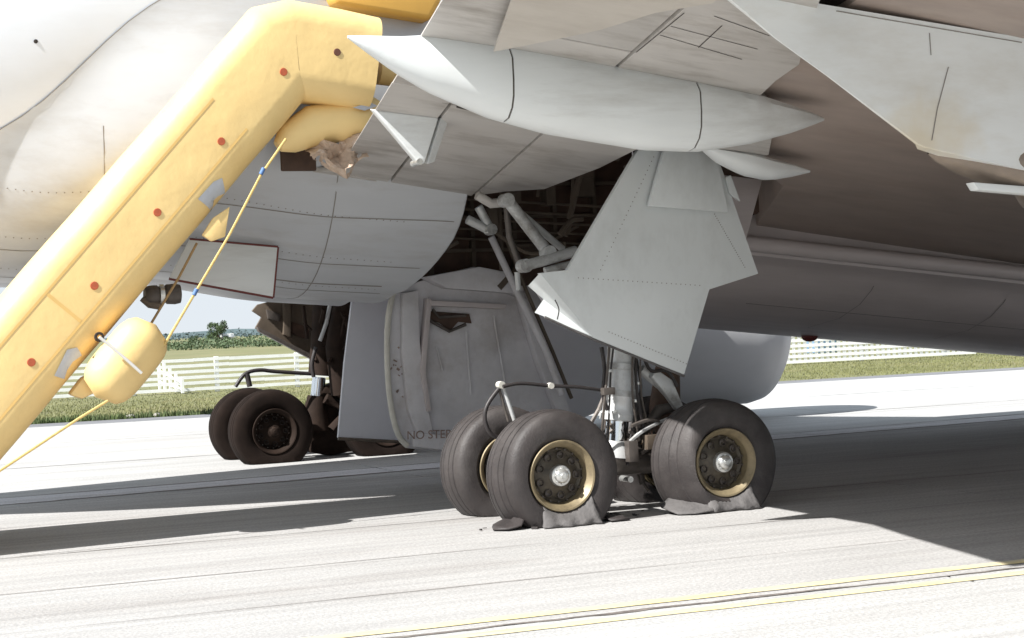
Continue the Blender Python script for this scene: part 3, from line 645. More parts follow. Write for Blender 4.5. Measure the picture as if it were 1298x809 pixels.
def make_wheel(F, I, flat, seed, near=True, twist=0.):
    c = Vector((F, I, ZH)); k0 = -.02
    bm = lathe_bm([(.262, -.06), (.235, -.075), (.21, -.055), (.13, -.09), (.10, -.12), (.0, -.12)], c + Vector((0, -.04, 0)), 'y', 48)
    lathe_bm([(.0, .13), (.25, .13), (.26, .05)], c, 'y', 40, bm)
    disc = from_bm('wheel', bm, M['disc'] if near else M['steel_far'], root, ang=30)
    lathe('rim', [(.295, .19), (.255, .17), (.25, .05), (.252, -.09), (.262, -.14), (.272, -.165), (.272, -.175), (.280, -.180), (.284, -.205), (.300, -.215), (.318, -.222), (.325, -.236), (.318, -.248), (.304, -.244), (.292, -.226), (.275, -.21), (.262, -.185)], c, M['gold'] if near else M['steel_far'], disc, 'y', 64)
    for k in range(9):
        a = math.tau*k/9+.2; q = c + Vector((.185*math.sin(a), -.118, .185*math.cos(a)))
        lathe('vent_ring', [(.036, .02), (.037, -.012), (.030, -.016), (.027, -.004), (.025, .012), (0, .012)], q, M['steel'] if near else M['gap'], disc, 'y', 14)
    bm = bmesh.new()
    for k in range(18):
        a = math.tau*k/18; q = c + Vector((.242*math.sin(a), -.118, .242*math.cos(a)))
        lathe_bm([(0, -.012), (.010, -.012), (.010, .02)], q, 'y', 6, bm)
    from_bm('bolt', bm, M['steel'], disc, kind='stuff')
    bm = bmesh.new()
    for k in range(8):
        a = math.tau*k/8; q = c + Vector((.072*math.sin(a), -.215, .072*math.cos(a)))
        lathe_bm([(0, -.012), (.010, -.012), (.010, .02)], q, 'y', 6, bm)
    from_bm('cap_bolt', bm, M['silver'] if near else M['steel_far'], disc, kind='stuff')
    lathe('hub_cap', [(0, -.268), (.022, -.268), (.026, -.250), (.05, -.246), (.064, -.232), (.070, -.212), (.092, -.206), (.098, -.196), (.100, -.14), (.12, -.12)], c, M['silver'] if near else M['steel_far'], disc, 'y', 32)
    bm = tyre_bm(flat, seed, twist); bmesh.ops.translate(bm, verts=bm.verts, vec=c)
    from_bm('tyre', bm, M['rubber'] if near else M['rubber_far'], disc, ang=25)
    return disc
near_w = []
for i, F in enumerate(WX):
    for j, I in enumerate((.25, 1.45)):
        near_w.append(make_wheel(F+.0, I, True, 3*i+j, True, ((.10, .05), (.23, .12))[i][j]))
# torn rubber lying round the burst tyres
def rag(name, outline, h, m, par, seed, amp=.02):
    """low crumpled sheet: outline (x, y, z) points, fanned round the middle"""
    rnd = random.Random(seed); P = [Vector(p) for p in outline]; c = sum(P, Vector())/len(P)+Vector((0, 0, h))
    bm = bmesh.new(); rings = []
    for k, t in enumerate((1., .82, .6, .35, .12)):
        rings.append([bm.verts.new(c.lerp(p, t) + Vector((rnd.gauss(0, amp), rnd.gauss(0, amp), abs(rnd.gauss(0, amp)) if k else 0))) for p in P])
    n = len(P)
    for a, b in zip(rings[:-1], rings[1:]):
        for j in range(n): bm.faces.new((a[j], a[(j+1) % n], b[(j+1) % n], b[j]))
    bm.faces.new(rings[-1])
    r = bmesh.ops.extrude_face_region(bm, geom=bm.faces[:]); vs = [g_ for g_ in r['geom'] if isinstance(g_, bmesh.types.BMVert)]
    bmesh.ops.translate(bm, verts=vs, vec=(0, .012, .014))
    return from_bm(name, bm, m, par, smooth_=True)
def squashed(par, F, a0, a1, seed, out=.33):
    # burst sidewall folded between the wheel flange and the ground
    rnd = random.Random(seed); bm = bmesh.new(); g_ = []; NA, NV = 30, 8
    for i in range(NA+1):
        t = i/NA; a = math.radians(a0+(a1-a0)*t); row = []; e = 1-abs(2*t-1)**5
        w = .018*math.sin(9*t+seed)+.012*math.sin(23*t+seed*2)
        top = Vector((F+.335*math.sin(a), .012, ZH-.335*math.cos(a))); bot = Vector((F+.40*math.sin(a)*1.0, .25-out+w-.02, .006))
        for j in range(NV+1):
            v = j/NV; p = top.lerp(bot, v); bul = math.sin(math.pi*v)
            p.y -= .045*bul*e; p.z = max(.006, p.z - .02*bul + .01*math.sin(14*t+3*v+seed)*bul)
            row.append(bm.verts.new(p+Vector((rnd.gauss(0, .003), rnd.gauss(0, .003), 0))))
        g_.append(row)
    for i in range(NA):
        for j in range(NV): bm.faces.new((g_[i][j], g_[i+1][j], g_[i+1][j+1], g_[i][j+1]))
    r = bmesh.ops.extrude_face_region(bm, geom=bm.faces[:]); vs = [q for q in r['geom'] if isinstance(q, bmesh.types.BMVert)]
    bmesh.ops.translate(bm, verts=vs, vec=(0, .02, .004))
    return from_bm('torn_sidewall', bm, M['rubber_in'], par, smooth_=True)
squashed(near_w[0], 0, -38, 56, 1); squashed(near_w[2], WX[1], -40, 50, 4, .31)
def GP(x, y, z=.01): return (x, y, z)
rag('torn_tread', [(-.66, .10, .008), (-.55, .0, .012), (-.42, .02, .03), (-.33, .1, .13), (-.33, .35, .10), (-.48, .38, .03), (-.62, .24, .01)], .0, M['rubber'], near_w[0], 3, .007)
rag('torn_tread', [(1.14, -.02, .008), (1.28, -.1, .01), (1.46, -.11, .02), (1.52, .0, .10), (1.40, .25, .12), (1.22, .3, .12), (1.08, .2, .06)], .01, M['rubber_in'], near_w[2], 4, .006)
rag('torn_tread', [(.45, -.04, .01), (.62, -.02, .01), (.66, .2, .01), (.5, .3, .03), (.40, .2, .05)], .01, M['rubber'], near_w[0], 5, .012)
bm = bmesh.new(); rr = random.Random(31)
for k in range(16):
    F = rr.gauss(.5, .7); I = rr.gauss(.22, .15)
    box_bm((F, I, .012), (rr.uniform(.01, .06), rr.uniform(.008, .03), rr.uniform(.004, .02)), bm, 0, Matrix.Rotation(rr.uniform(0, 3), 3, 'Z'))
tag(from_bm('rubber_scraps', bm, M['rubber'], None, kind='stuff'), 'black scraps of tyre rubber scattered round the burst near wheels', 'rubber scraps')
# leg
legI = .82
def LG(*a): return a
leg = lathe('landing_gear_leg', [(.0, 1.95), (.15, 1.95), (.15, .62), (.165, .60), (.165, .50), (.15, .48), (.155, .38), (.17, .36), (.17, .30), (.11, .29)], (0, 0, 0), M['legp'], root, 'z', 28)
ltop = Vector((1.21, 0.82, 2.638)); lbot = Vector((0.931, 0.82, 0.57)); lax = (ltop-lbot)
rotm = lax.to_track_quat('Z', 'Y').to_matrix().to_4x4()
leg.data.transform(Matrix.Translation(lbot) @ rotm)
def legp(h, dx=0, dy=0): return lbot + lax.normalized()*h + Vector((dx, dy, 0))
tube('piston', [legp(.06), legp(.36)], .112, M['chrome'], leg, 24)
for h in (.33, .56, .82):
    tube('collar', [legp(h-.03), legp(h+.03)], .176, M['strut'], leg, 24)
tube('piston_foot', [legp(-.06), legp(.02), legp(.10)], [.19, .17, .13], M['strut'], leg, 20)
tube('bogie_beam', [(-.12, .82, .43), (.3, .82, .46), (.85, .82, .50), (1.4, .82, .46), (1.8, .82, .43)], [.11, .13, .17, .13, .11], M['steel'], leg, 16)
for F in WX: tube('axle', [(F, .1, ZH), (F, 1.55, ZH)], .075, M['steel'], leg, 14)
tube('torque_link', [(1.215, 0.75, 1.349), (1.431, 0.75, 1.192), (1.612, 0.75, 0.966)], [.05, .065, .045], M['strut'], leg, 8)
tube('torque_link', [(1.612, 0.75, 0.966), (1.393, 0.75, 0.941), (1.13, 0.75, 0.651)], [.045, .06, .05], M['steel'], leg, 8)
prism('torque_link', [(1.318, 0.62, 1.345), (1.485, 0.62, 1.229), (1.593, 0.62, 0.971), (1.522, 0.62, 0.937), (1.361, 0.62, 1.16), (1.263, 0.62, 1.271)], (0, .08, 0), M['strut'], leg, .012)
tube('hydraulic_line', smooth_path([(0.753, 0.65, 1.583), (0.775, 0.65, 1.357), (0.748, 0.65, 1.132), (0.791, 0.65, 0.979)], 4), .022, M['hose'], leg, 6)
tube('hydraulic_line', smooth_path([(1.169, 0.6, 1.473), (1.247, 0.6, 1.333), (1.418, 0.6, 1.324), (1.523, 0.6, 1.166)], 4), .018, M['hose'], leg, 6)
tube('hydraulic_line', smooth_path([(1.01, 0.6, 0.817), (1.225, 0.6, 0.864), (1.332, 0.6, 0.797), (1.274, 0.6, 0.648), (1.099, 0.6, 0.547)], 5), .02, M['steel'], leg, 6)
tube('hydraulic_line', smooth_path([(0.986, 0.6, 0.668), (1.109, 0.6, 0.75), (1.265, 0.6, 0.816), (1.483, 0.6, 0.879)], 5), .02, M['strut'], leg, 6)
tube('hydraulic_line', smooth_path([(1.122, 0.66, 1.453), (1.16, 0.66, 1.185), (1.099, 0.66, 0.961), (1.037, 0.66, 0.737), (0.98, 0.66, 0.438)], 5), .016, M['hose'], leg, 6)
box('junction_block', (0.775, 0.6, 1.162), (.12, .08, .07), M['steel'], leg)
box('junction_block', (0.999, 0.6, 0.576), (.10, .10, .20), M['steel'], leg)
box('junction_block', (1.223, 0.6, 0.652), (.16, .12, .14), M['primer'], leg)
lathe('link_pin', [(0, -.1), (.03, -.1), (.03, .1), (0, .1)], (0.927, 0.6, 0.318), M['silver'], leg, 'y', 10)
tube('drag_brace', [(1.723, 1.15, 1.367), (1.665, 1.15, 0.912), (1.603, 1.15, 0.364)], [.12, .16, .16], M['well'], leg, 12)
for F in WX:
    for I in (.62, 1.1): lathe('brake_pack', [(.1, -.13), (.23, -.13), (.24, -.1), (.24, .1), (.23, .13), (.1, .13)], (F, I, ZH), M['steel'], leg, 'y', 28)
for k, (x0, r_) in enumerate(((770, .014), (776, .010), (804, .012), (810, .016), (815, .010))):
    tube('hydraulic_line', smooth_path([Vector((0.974, 0.62, 1.603))+Vector(((x0-790)*.0075, 0, 0)), Vector((0.935, 0.6, 1.349))+Vector(((x0-790)*.0078, (k % 2)*.02, 0)), Vector((0.895, 0.6, 1.05))+Vector(((x0-788)*.009, 0, 0)), Vector((0.89, 0.66, 0.671))+Vector(((x0-785)*.012, 0, 0))], 5), r_, M['hose'] if k % 2 else M['steel'], leg, 6)
for p in [(0.811, 0.62, 1.355), (1.107, 0.62, 1.219), (0.842, 0.62, 0.962), (1.083, 0.62, 1.054)]: box('clamp', p, (.05, .04, .03), M['silver'], leg, .004)
bm = bmesh.new(); rr = random.Random(5)
for k in range(40):
    p = Vector((rr.uniform(.72, 1.3), rr.uniform(.62, 1.05), rr.uniform(.35, .85)))
    q = p + Vector((rr.gauss(0, .10), rr.gauss(0, .08), rr.gauss(0, .14))); tube_bm([p, (p+q)/2+Vector((rr.gauss(0, .03), 0, rr.gauss(0, .03))), q], rr.uniform(.008, .022), 6, bm)
from_bm('pipe_work', bm, M['steel'], leg, kind='stuff')
# brake hose on its stalk
tube('brake_hose', smooth_path([(0.848, 0.75, 1.155), (0.558, 0.75, 1.209), (0.246, 0.75, 1.24), (-0.054, 0.75, 1.279), (-0.24, 0.75, 1.259)], 5), .017, M['hose'], leg, 8)
tube('brake_hose', smooth_path([(-0.222, 0.85, 1.257), (-0.358, 0.85, 1.101), (-0.396, 0.85, 0.97), (-0.354, 0.85, 0.834), (-0.261, 0.85, 0.769)], 5), .022, M['hose'], leg, 8)
tube('hose_stalk', [(-0.198, 0.85, 1.255), (-0.092, 0.85, 0.922)], .022, M['strut'], leg, 8)
tube('hose_stalk', [(-0.239, 0.85, 1.243), (-0.157, 0.85, 0.926)], .014, M['steel'], leg, 8)
lathe('hose_clip', [(0, -.04), (.035, -.04), (.035, .04), (0, .04)], (-0.234, 0.82, 1.273), M['seal'], leg, 'y', 10)
lathe('hose_clip', [(0, -.03), (.03, -.03), (.03, .03), (0, .03)], (0.246, 0.75, 1.24), M['seal'], leg, 'y', 10)
# far gear: four sound wheels, leg, its door seen from inside
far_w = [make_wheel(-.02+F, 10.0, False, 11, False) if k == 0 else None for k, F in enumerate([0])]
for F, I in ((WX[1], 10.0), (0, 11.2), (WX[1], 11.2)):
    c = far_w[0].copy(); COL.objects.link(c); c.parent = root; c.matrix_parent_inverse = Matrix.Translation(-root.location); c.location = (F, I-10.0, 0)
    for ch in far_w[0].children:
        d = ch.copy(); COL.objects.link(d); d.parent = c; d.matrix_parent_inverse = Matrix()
fo = (0.84, 10.5, 0.447)
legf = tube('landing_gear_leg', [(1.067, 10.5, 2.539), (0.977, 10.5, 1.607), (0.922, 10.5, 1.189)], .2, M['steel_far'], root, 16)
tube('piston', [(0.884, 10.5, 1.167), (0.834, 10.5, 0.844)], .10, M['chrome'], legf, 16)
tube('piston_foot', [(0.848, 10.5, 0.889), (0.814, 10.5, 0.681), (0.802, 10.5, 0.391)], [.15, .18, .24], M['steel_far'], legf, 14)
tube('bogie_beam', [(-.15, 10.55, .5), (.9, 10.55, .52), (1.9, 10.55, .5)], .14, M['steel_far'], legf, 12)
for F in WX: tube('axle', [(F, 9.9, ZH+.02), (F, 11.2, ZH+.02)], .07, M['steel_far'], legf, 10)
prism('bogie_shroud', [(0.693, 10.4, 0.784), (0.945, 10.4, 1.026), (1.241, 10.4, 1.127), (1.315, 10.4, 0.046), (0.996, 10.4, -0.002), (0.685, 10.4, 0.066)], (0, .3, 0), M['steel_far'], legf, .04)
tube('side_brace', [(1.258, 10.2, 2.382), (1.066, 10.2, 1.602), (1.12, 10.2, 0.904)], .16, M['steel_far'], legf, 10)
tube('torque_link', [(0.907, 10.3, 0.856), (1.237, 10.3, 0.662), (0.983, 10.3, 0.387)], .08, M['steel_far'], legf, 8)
tube('hydraulic_line', [(1.009, 10.1, 2.353), (0.907, 10.1, 1.954), (0.801, 10.1, 1.705)], .03, M['strut'], legf, 8)
tube('hydraulic_line', smooth_path([(0.737, 10.1, 1.616), (0.668, 10.1, 1.39), (0.682, 10.1, 1.183)]), .03, M['hose'], legf, 8)
tube('brake_hose', smooth_path([(0.755, 10.3, 1.223), (0.188, 10.3, 1.286), (-0.069, 10.3, 1.322), (-0.28, 10.3, 1.276), (-0.427, 10.3, 1.102)], 5), .028, M['hose'], legf, 8)
tube('hose_stalk', [(-0.256, 10.3, 1.297), (-0.218, 10.3, 1.091)], .04, M['hose'], legf, 8)
bm = bmesh.new()
for k in range(40):
    p = Vector((1.09, 10.3, 1.717))+Vector((rr.gauss(0, .16), rr.gauss(0, .15), rr.uniform(-.6, .6))); q = p+Vector((rr.gauss(0, .1), rr.gauss(0, .1), rr.gauss(0, .25)))
    tube_bm([p, q], rr.uniform(.015, .04), 6, bm)
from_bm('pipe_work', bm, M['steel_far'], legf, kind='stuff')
fd = prism('gear_door', [(0.576, 11.2, 2.58), (1.606, 11.2, 2.548), (1.542, 11.2, 1.1), (1.057, 11.2, 1.461), (0.634, 11.2, 1.672), (0.134, 11.2, 1.931), (0.237, 11.2, 2.093), (0.097, 11.2, 2.193), (0.185, 11.2, 2.284), (0.369, 11.2, 2.325), (0.567, 11.2, 2.39)], (0, .06, 0), M['primer'], root, .01)
prism('door_rib', [(0.569, 11.2, 2.437), (0.68, 11.2, 2.434), (0.65, 11.2, 1.767), (0.542, 11.2, 1.819)], (0, -.1, 0), M['primer'], fd)
prism('door_cutout', [(0.707, 11.19, 2.003), (0.974, 11.19, 1.897), (0.917, 11.19, 1.731), (0.651, 11.19, 1.838)], (0, -.02, 0), M['well'], fd, .002)
prism('door_rib', [(0.135, 11.2, 1.955), (1.545, 11.2, 1.173), (1.541, 11.2, 1.088), (0.156, 11.2, 1.883)], (0, -.12, 0), M['steel'], fd)
prism('door_rib', [(0.303, 11.2, 2.209), (0.519, 11.2, 2.129), (0.49, 11.2, 2.012), (0.321, 11.2, 2.066)], (0, -.07, 0), M['steel'], fd)

# ---------------------------------------------------------------- evacuation slide
SI0 = 1.5; RH = .93; RW = .62; RR = .235
sl_px = [(-5.968, 0.113), (-5.371, 0.771), (-4.685, 1.528), (-3.608, 2.714), (-2.469, 3.968), (-2.058, 4.422), (-1.978, 4.512), (-1.87, 4.537), (-1.456, 4.479), (-1.065, 4.411)]
slide = empty('evacuation_slide', (-6.1, 2.4, 0))
tag(slide, 'yellow inflated escape slide running off the wing trailing edge to the apron', 'slide')
def sec(u, hw, hh, r):
    pts = []
    for cx, cy, a0 in ((hw-r, hh-r, 0), (-hw+r, hh-r, 90), (-hw+r, -hh+r, 180), (hw-r, -hh+r, 270)):
        for k in range(8): a = math.radians(a0+90*k/7); pts.append((cx+r*math.cos(a), cy+r*math.sin(a)))
    return pts
def dens(path, step=.08):
    P = [Vector((a, 0, b)) for a, b in path]; out = []
    for a, b in zip(P[:-1], P[1:]):
        m = max(1, int((b-a).length/.3)); out += [a+(b-a)*k/m for k in range(m)]
    return out+[P[-1]]
def rail(name, path, i0, i1, hh, m, par, wob=.007, shift=None):
    P = dens(path); rings = []; n = len(P)
    for k, p in enumerate(P):
        d0 = (P[k]-P[k-1]).normalized() if k else (P[1]-P[0]).normalized(); d1 = (P[k+1]-P[k]).normalized() if k < n-1 else d0
        d = (d0+d1).normalized(); nr = Vector((-d.z, 0, d.x))
        if nr.z < 0: nr = -nr
        nr = nr/max(.5, d.dot(d1)); h = hh*(1+wob*math.sin(k*1.7)); e = shift(p) if shift else 0
        cI = (i0+i1)/2 + e; hw = (i1-i0)/2
        rings.append([(p + Vector((0, cI+a, 0)) + nr*b) for a, b in sec(0, hw, h/2, min(RR, hw-.01, h/2-.01))])
    return from_bm(name, loft_bm(rings), m, par, ang=40)
near_r = rail('side_tube', sl_px, SI0, SI0+RW, RH, M['yellow'], slide)
far_path = [(a-.02, b-.12) for a, b in sl_px]
fsh = lambda p: .45*max(0, min(1, (3.6-p.z)/3.0))
far_r = rail('side_tube', far_path, 2.55, 3.1, .75, M['yellow'], slide, shift=fsh)
flo = rail('slide_surface', [(a+.05, b-.1) for a, b in sl_px], SI0+.3, 2.8, .22, M['patch'], slide, .0, shift=lambda p: .2*max(0, min(1, (3.6-p.z)/3.0)))
# weld seams along the near tube
for n_off in (-.25,):
    pass
up = (-1.06, 2, 5.32)
prism('head_wall', [(-1.427, 2.35, 5.612), (0.126, 2.35, 5.517), (-0.082, 2.35, 5.153), (-0.194, 2.35, 4.972), (-1.204, 2.35, 5.101)], (0, .35, 0), M['orange'], slide, .06, 3)
tube('girt_tube', [(-1.998, 1.85, 3.626), (-1.901, 1.85, 3.702), (-1.653, 1.85, 3.824), (-1.293, 1.85, 3.887), (-1.002, 1.85, 3.919), (-0.887, 1.85, 3.935)], [.06, .15, .2, .2, .19, .1], M['yellow'], slide, 24)
tube('girt_tube', [(-0.948, 1.9, 4.391), (-0.727, 1.9, 4.379), (-0.441, 1.9, 4.305)], [.15, .16, .15], M['yellow'], slide, 16)
box('dark_hole_panel', (-1.645, 2.4, 3.655), (.36, .06, .42), M['well'], slide, .02)  # flat dark panel painted for the shade in an open hole
# welded seam tapes on the near tube
A0 = Vector((sl_px[2][0], 0, sl_px[2][1])); A1 = Vector((sl_px[4][0], 0, sl_px[4][1])); AD = (A1-A0).normalized(); AN = Vector((-AD.z, 0, AD.x))
if AN.z < 0: AN = -AN
bm = bmesh.new()
def tape(p0, p1, w):
    d_ = (p1-p0).normalized(); s_ = Vector((-d_.z, 0, d_.x))*w/2; y = Vector((0, -.003, 0))
    a = [bm.verts.new(q) for q in (p0-s_+y, p1-s_+y, p1+s_+y, p0+s_+y)]; bm.faces.new(a)
for n_ in (.205, -.205): tape(Vector((A0.x, SI0, A0.z))-AD*3+AN*n_, Vector((A1.x, SI0, A1.z))-AD*.1+AN*n_, .022)
for t_ in (.85,): tape(Vector((A0.x, SI0, A0.z))+AD*t_-AN*.19, Vector((A0.x, SI0, A0.z))+AD*t_+AN*.19, .03)
from_bm('seam_tape', bm, M['tape'], near_r, kind='stuff')
def dot(p, r=.038, m=M['red']): lathe('red_marker', [(0, -.008), (r*.9, -.008), (r, -.0)], p, m, slide, 'y', 18)
for p in [(-4.416, 1.5, 1.688), (-3.84, 1.5, 2.345), (-3.248, 1.5, 2.993), (-2.631, 1.5, 3.639), (-2.011, 1.5, 4.29)]: dot(p)
dot((-1.479, 1.5, 4.486), .036, M['brownmark'])
# straight-run frame of reference for things on the tube
A0 = Vector((sl_px[2][0], 0, sl_px[2][1])); A1 = Vector((sl_px[4][0], 0, sl_px[4][1])); AD = (A1-A0).normalized(); AN = Vector((-AD.z, 0, AD.x))
if AN.z < 0: AN = -AN
def on_tube(F, Z, off=.006):
    v = Vector((F, 0, Z))-A0; s = v.dot(AD); n = v.dot(AN); fl = RH/2-RR
    if abs(n) <= fl: I = SI0-off; nn = n
    else:
        k = min(1.5, (abs(n)-fl)/RR*1.0); a = math.asin(min(1, k)) if k < 1 else math.pi/2
        I = SI0+RR-(RR+off)*math.cos(a); nn = math.copysign(fl+(RR+off)*math.sin(a), n)
    return A0+AD*s+AN*nn+Vector((0, I, 0))
def tube_patch(poly, m=M['patch'], name='grey_patch'):
    bm = bmesh.new(); c = (sum(p[0] for p in poly)/len(poly), sum(p[1] for p in poly)/len(poly)); rings = []
    P = []
    for a, b in zip(poly, poly[1:]+poly[:1]): P += [(a[0]+(b[0]-a[0])*k/5, a[1]+(b[1]-a[1])*k/5) for k in range(5)]
    for t in (1, .66, .33): rings.append([bm.verts.new(on_tube(c[0]+(p[0]-c[0])*t, c[1]+(p[1]-c[1])*t, .007)) for p in P])
    n = len(P)
    for a, b in zip(rings[:-1], rings[1:]):
        for j in range(n): bm.faces.new((a[j], a[(j+1) % n], b[(j+1) % n], b[j]))
    bm.faces.new(rings[-1]); return from_bm(name, bm, m, near_r, smooth_=True)
for poly in [[(-4.224, 1.56), (-4.105, 1.785), (-4.015, 1.802), (-3.97, 1.73), (-4.055, 1.677), (-4.113, 1.596), (-4.13, 1.527)], [(-2.874, 3.11), (-2.721, 3.268), (-2.638, 3.304), (-2.592, 3.173), (-2.667, 3.144), (-2.744, 3.08), (-2.717, 3.007)], [(-1.904, 3.78), (-1.794, 4.004), (-1.731, 4.049), (-1.71, 4.004), (-1.809, 3.855)]]: tube_patch(poly)
prism('grey_patch', [(-1.307, 1.62, 3.979), (-1.122, 1.62, 4.026), (-1.059, 1.62, 3.996), (-1.189, 1.62, 3.95)], (0, .01, 0), M['patch'], near_r, 0)
# gusset and rope loops under the tube
prism('gusset', [(-2.833, 1.55, 2.78), (-2.747, 1.55, 2.72), (-2.62, 1.55, 2.761), (-2.564, 1.55, 3.038), (-2.723, 1.55, 2.938)], (0, .05, 0), M['yellow'], slide, .01)
prism('gusset', [(-4.08, 1.6, 1.382), (-3.971, 1.6, 1.333), (-3.842, 1.6, 1.39), (-3.792, 1.6, 1.579), (-3.955, 1.6, 1.531)], (0, .2, 0), M['yellow'], slide, .03)
# inflation bottle cover
bc = Vector((-3.589, 1.5, 1.662))
bm = bmesh.new(); rings = []
for k in range(15):
    t = -1+2*k/14; e = (1-abs(t)**4.5)**.5 if abs(t) < 1 else .02
    e = max(e, .03); rings.append([bc+AD*(t*.42)+AN*(b*e)+Vector((0, a*e, 0)) for a, b in [(.22*math.cos(q*math.tau/28), .255*math.sin(q*math.tau/28)) for q in range(28)]])
cov = from_bm('inflation_cover', loft_bm(rings, bm=bm), M['yellow'], slide, smooth_=True)
tube('strap', smooth_path([(-3.864, 1.225, 1.884), (-3.765, 1.225, 1.797), (-3.632, 1.225, 1.672), (-3.505, 1.225, 1.547)], 4), .014, M['strap'], cov, 6)
lathe('grommet', [(.02, -.02), (.042, -.02), (.046, .0)], (-3.819, 1.49, 1.885), M['gap'], near_r, 'y', 16)
tube('cover_seam', [(-3.881, 1.46, 1.69), (-3.744, 1.46, 1.811), (-3.612, 1.46, 1.947)], .02, M['gap'], cov, 6)
# ropes
rope = tube('rope', [(-2.05, 1.38, 3.648), (-2.305, 1.38, 3.312), (-2.624, 1.38, 2.765), (-3.274, 1.38, 1.768)], .012, M['rope'], slide, 6)
for p, q in [[(-2.275, 1.37, 3.377), (-2.307, 1.37, 3.319)], [(-2.946, 1.37, 2.283), (-2.977, 1.37, 2.227)]]: tube('tape_wrap', [p, q], .020, M['blue'], rope, 8)
tube('rope', [(-3.799, 1.3, 1.317), (-4.052, 1.3, 1.179), (-4.739, 1.3, 0.771), (-5.138, 1.3, 0.557)], .012, M['rope'], slide, 6)
tube('rope', [(-2.808, 1.9, 2.727), (-2.993, 1.9, 2.407), (-3.307, 1.9, 1.932)], .012, M['rope2'], slide, 6)
# aspirator beyond the tube
ao = Vector((-3.051, 2.4, 2.269)); 
asp = lathe('aspirator', [(0, -.17), (.07, -.17), (.09, -.13), (.09, -.05), (.075, -.03), (.075, .02), (.095, .04), (.10, .12), (.09, .17), (.05, .18), (.05, .14), (0, .14)], ao, M['steel'], slide, 'x', 24)
tube('aspirator_valve', [ao+Vector((-.18, 0, -.02)), ao+Vector((-.12, .0, -.08)), ao+Vector((-.02, 0, -.1))], .05, M['primer'], asp, 10)
tube('aspirator_band', [ao+Vector((-.03, -.0, 0)), ao+Vector((.01, 0, 0))], .098, M['silver'], asp, 20)

# torn plastic caught under the trailing edge
bm = bmesh.new(); rr = random.Random(9); pg = []
base = [(-1.746, 1.75, 3.63), (-1.205, 1.75, 3.722)]; A, B = Vector(base[0]), Vector(base[1])
for i in range(15):
    row = []
    for j in range(10):
        u_, v_ = i/14, j/9
        p = A.lerp(B, u_)+Vector((.06*v_, 0, -.36*v_*(1-.5*abs(u_-.6)*2)+.03*math.sin(u_*9)))
        row.append(bm.verts.new(p+Vector((rr.gauss(0, .008), .09*math.sin(u_*11+v_*5)*(1-.4*v_)+.05*math.sin(v_*9-u_*4)+rr.gauss(0, .010), rr.gauss(0, .008)))))
    pg.append(row)
for i in range(14):
    for j in range(9):
        if j > 6 and rr.random() < .3: continue
        bm.faces.new((pg[i][j], pg[i+1][j], pg[i+1][j+1], pg[i][j+1]))
ps = from_bm('torn_plastic_sheet', bm, M['plastic'])
tag(ps, 'crumpled brownish plastic sheet caught under the flap edge beside the slide', 'plastic sheet')
# root end cap of the flap beneath the sheet
prism('flap_end_rib', [(F, I, wz(F, I)-.015) for F, I in [(-1.654, 2.885), (-1.208, 2.574), (-0.583, 2.769), (-0.692, 3.011), (-1.214, 2.971)]], (0, 0, .05), M['flap'], root, .008)

# ---------------------------------------------------------------- background
def GV(p): return Vector((p[0], p[1], 0))
P0, P1 = GV((1.456, 42.793, 0)), GV((10.909, 42.728, 0)); fdv = (P1-P0).normalized(); L_ = (P1-P0).length
rail_f = empty('rail_fence', P0)
tag(rail_f, 'white six rail fence across the grass at left of far wheels', 'fence')
k = 0; d = 0.
while d <= L_+.01:
    box('post', P0+fdv*d+Vector((0, 0, .56)), (.13, .13, 1.16), M['fence'], rail_f, 0); d += 2.75
for z in (.10, .30, .49, .68, .87, 1.06):
    q0, q1 = P0+Vector((0, -.08, z)), P1+Vector((0, -.08, z))
    a = [q0+(q1-q0)*(i/8) for i in range(9)]
    for i in range(8):
        s = Vector((0, 0, .052)); y = Vector((0, -.03, 0)); t = random.uniform(-.015, .015)
        prism('rail', [a[i]-s, a[i+1]-s+Vector((0, 0, t)), a[i+1]+s+Vector((0, 0, t)), a[i]+s], y, M['fence'], rail_f, 0)
# short return of the fence running back towards the apron
ret = empty('gate_return', GV((5.884, 43.164, 0))); tag(ret, 'short white fence return with close posts beside the yellow slide bottle', 'fence')
Q0, Q1 = GV((5.544, 41.593, 0)), GV((5.93, 47.129, 0))
for i in range(5):
    p = Q0.lerp(Q1, i/4); box('post', p+Vector((0, 0, .27+.075*i)), (.09, .09, .5+.15*i), M['fence'], ret, 0)
for z in (.12, .32): 
    prism('rail', [Q0+Vector((0, 0, z)), Q1+Vector((0, 0, z*2)), Q1+Vector((0, 0, z*2+.06)), Q0+Vector((0, 0, z+.06))], (.03, 0, 0), M['fence'], ret, 0)
# lattice fence at right
R0, R1 = GV((24.791, 36.562, 0)), GV((32.513, 35.883, 0)); rd_ = (R1-R0).normalized(); RL = (R1-R0).length
lat = empty('lattice_fence', R0); tag(lat, 'white square lattice fence beyond the grass at right of engine', 'fence')
bm = bmesh.new(); nrm_ = Vector((-rd_.y, rd_.x, 0))
def bar(p, q, w, t, bm):
    d_ = (q-p).normalized(); s = d_.cross(nrm_).normalized()*w/2; y = nrm_*t
    prism_bm([p-s, q-s, q+s, p+s], y, bm=bm)
d = 0.
while d < RL: bar(R0+rd_*d+Vector((0, 0, .03)), R0+rd_*d+Vector((0, 0, 1.2)), .115, .03, bm); d += .215
for i in range(7): bar(R0+Vector((0, 0, .08+.18*i)), R1+Vector((0, 0, .08+.18*i)), .07, .03, bm) if False else None
from_bm('upright', bm, M['fence'], lat, kind='stuff')
bm = bmesh.new()
for i in range(7): bar(R0+Vector((0, 0, .08+.18*i))-nrm_*.035, R1+Vector((0, 0, .08+.18*i))-nrm_*.035, .10, .03, bm)
from_bm('rail', bm, M['fence'], lat, kind='stuff')
d = 0.
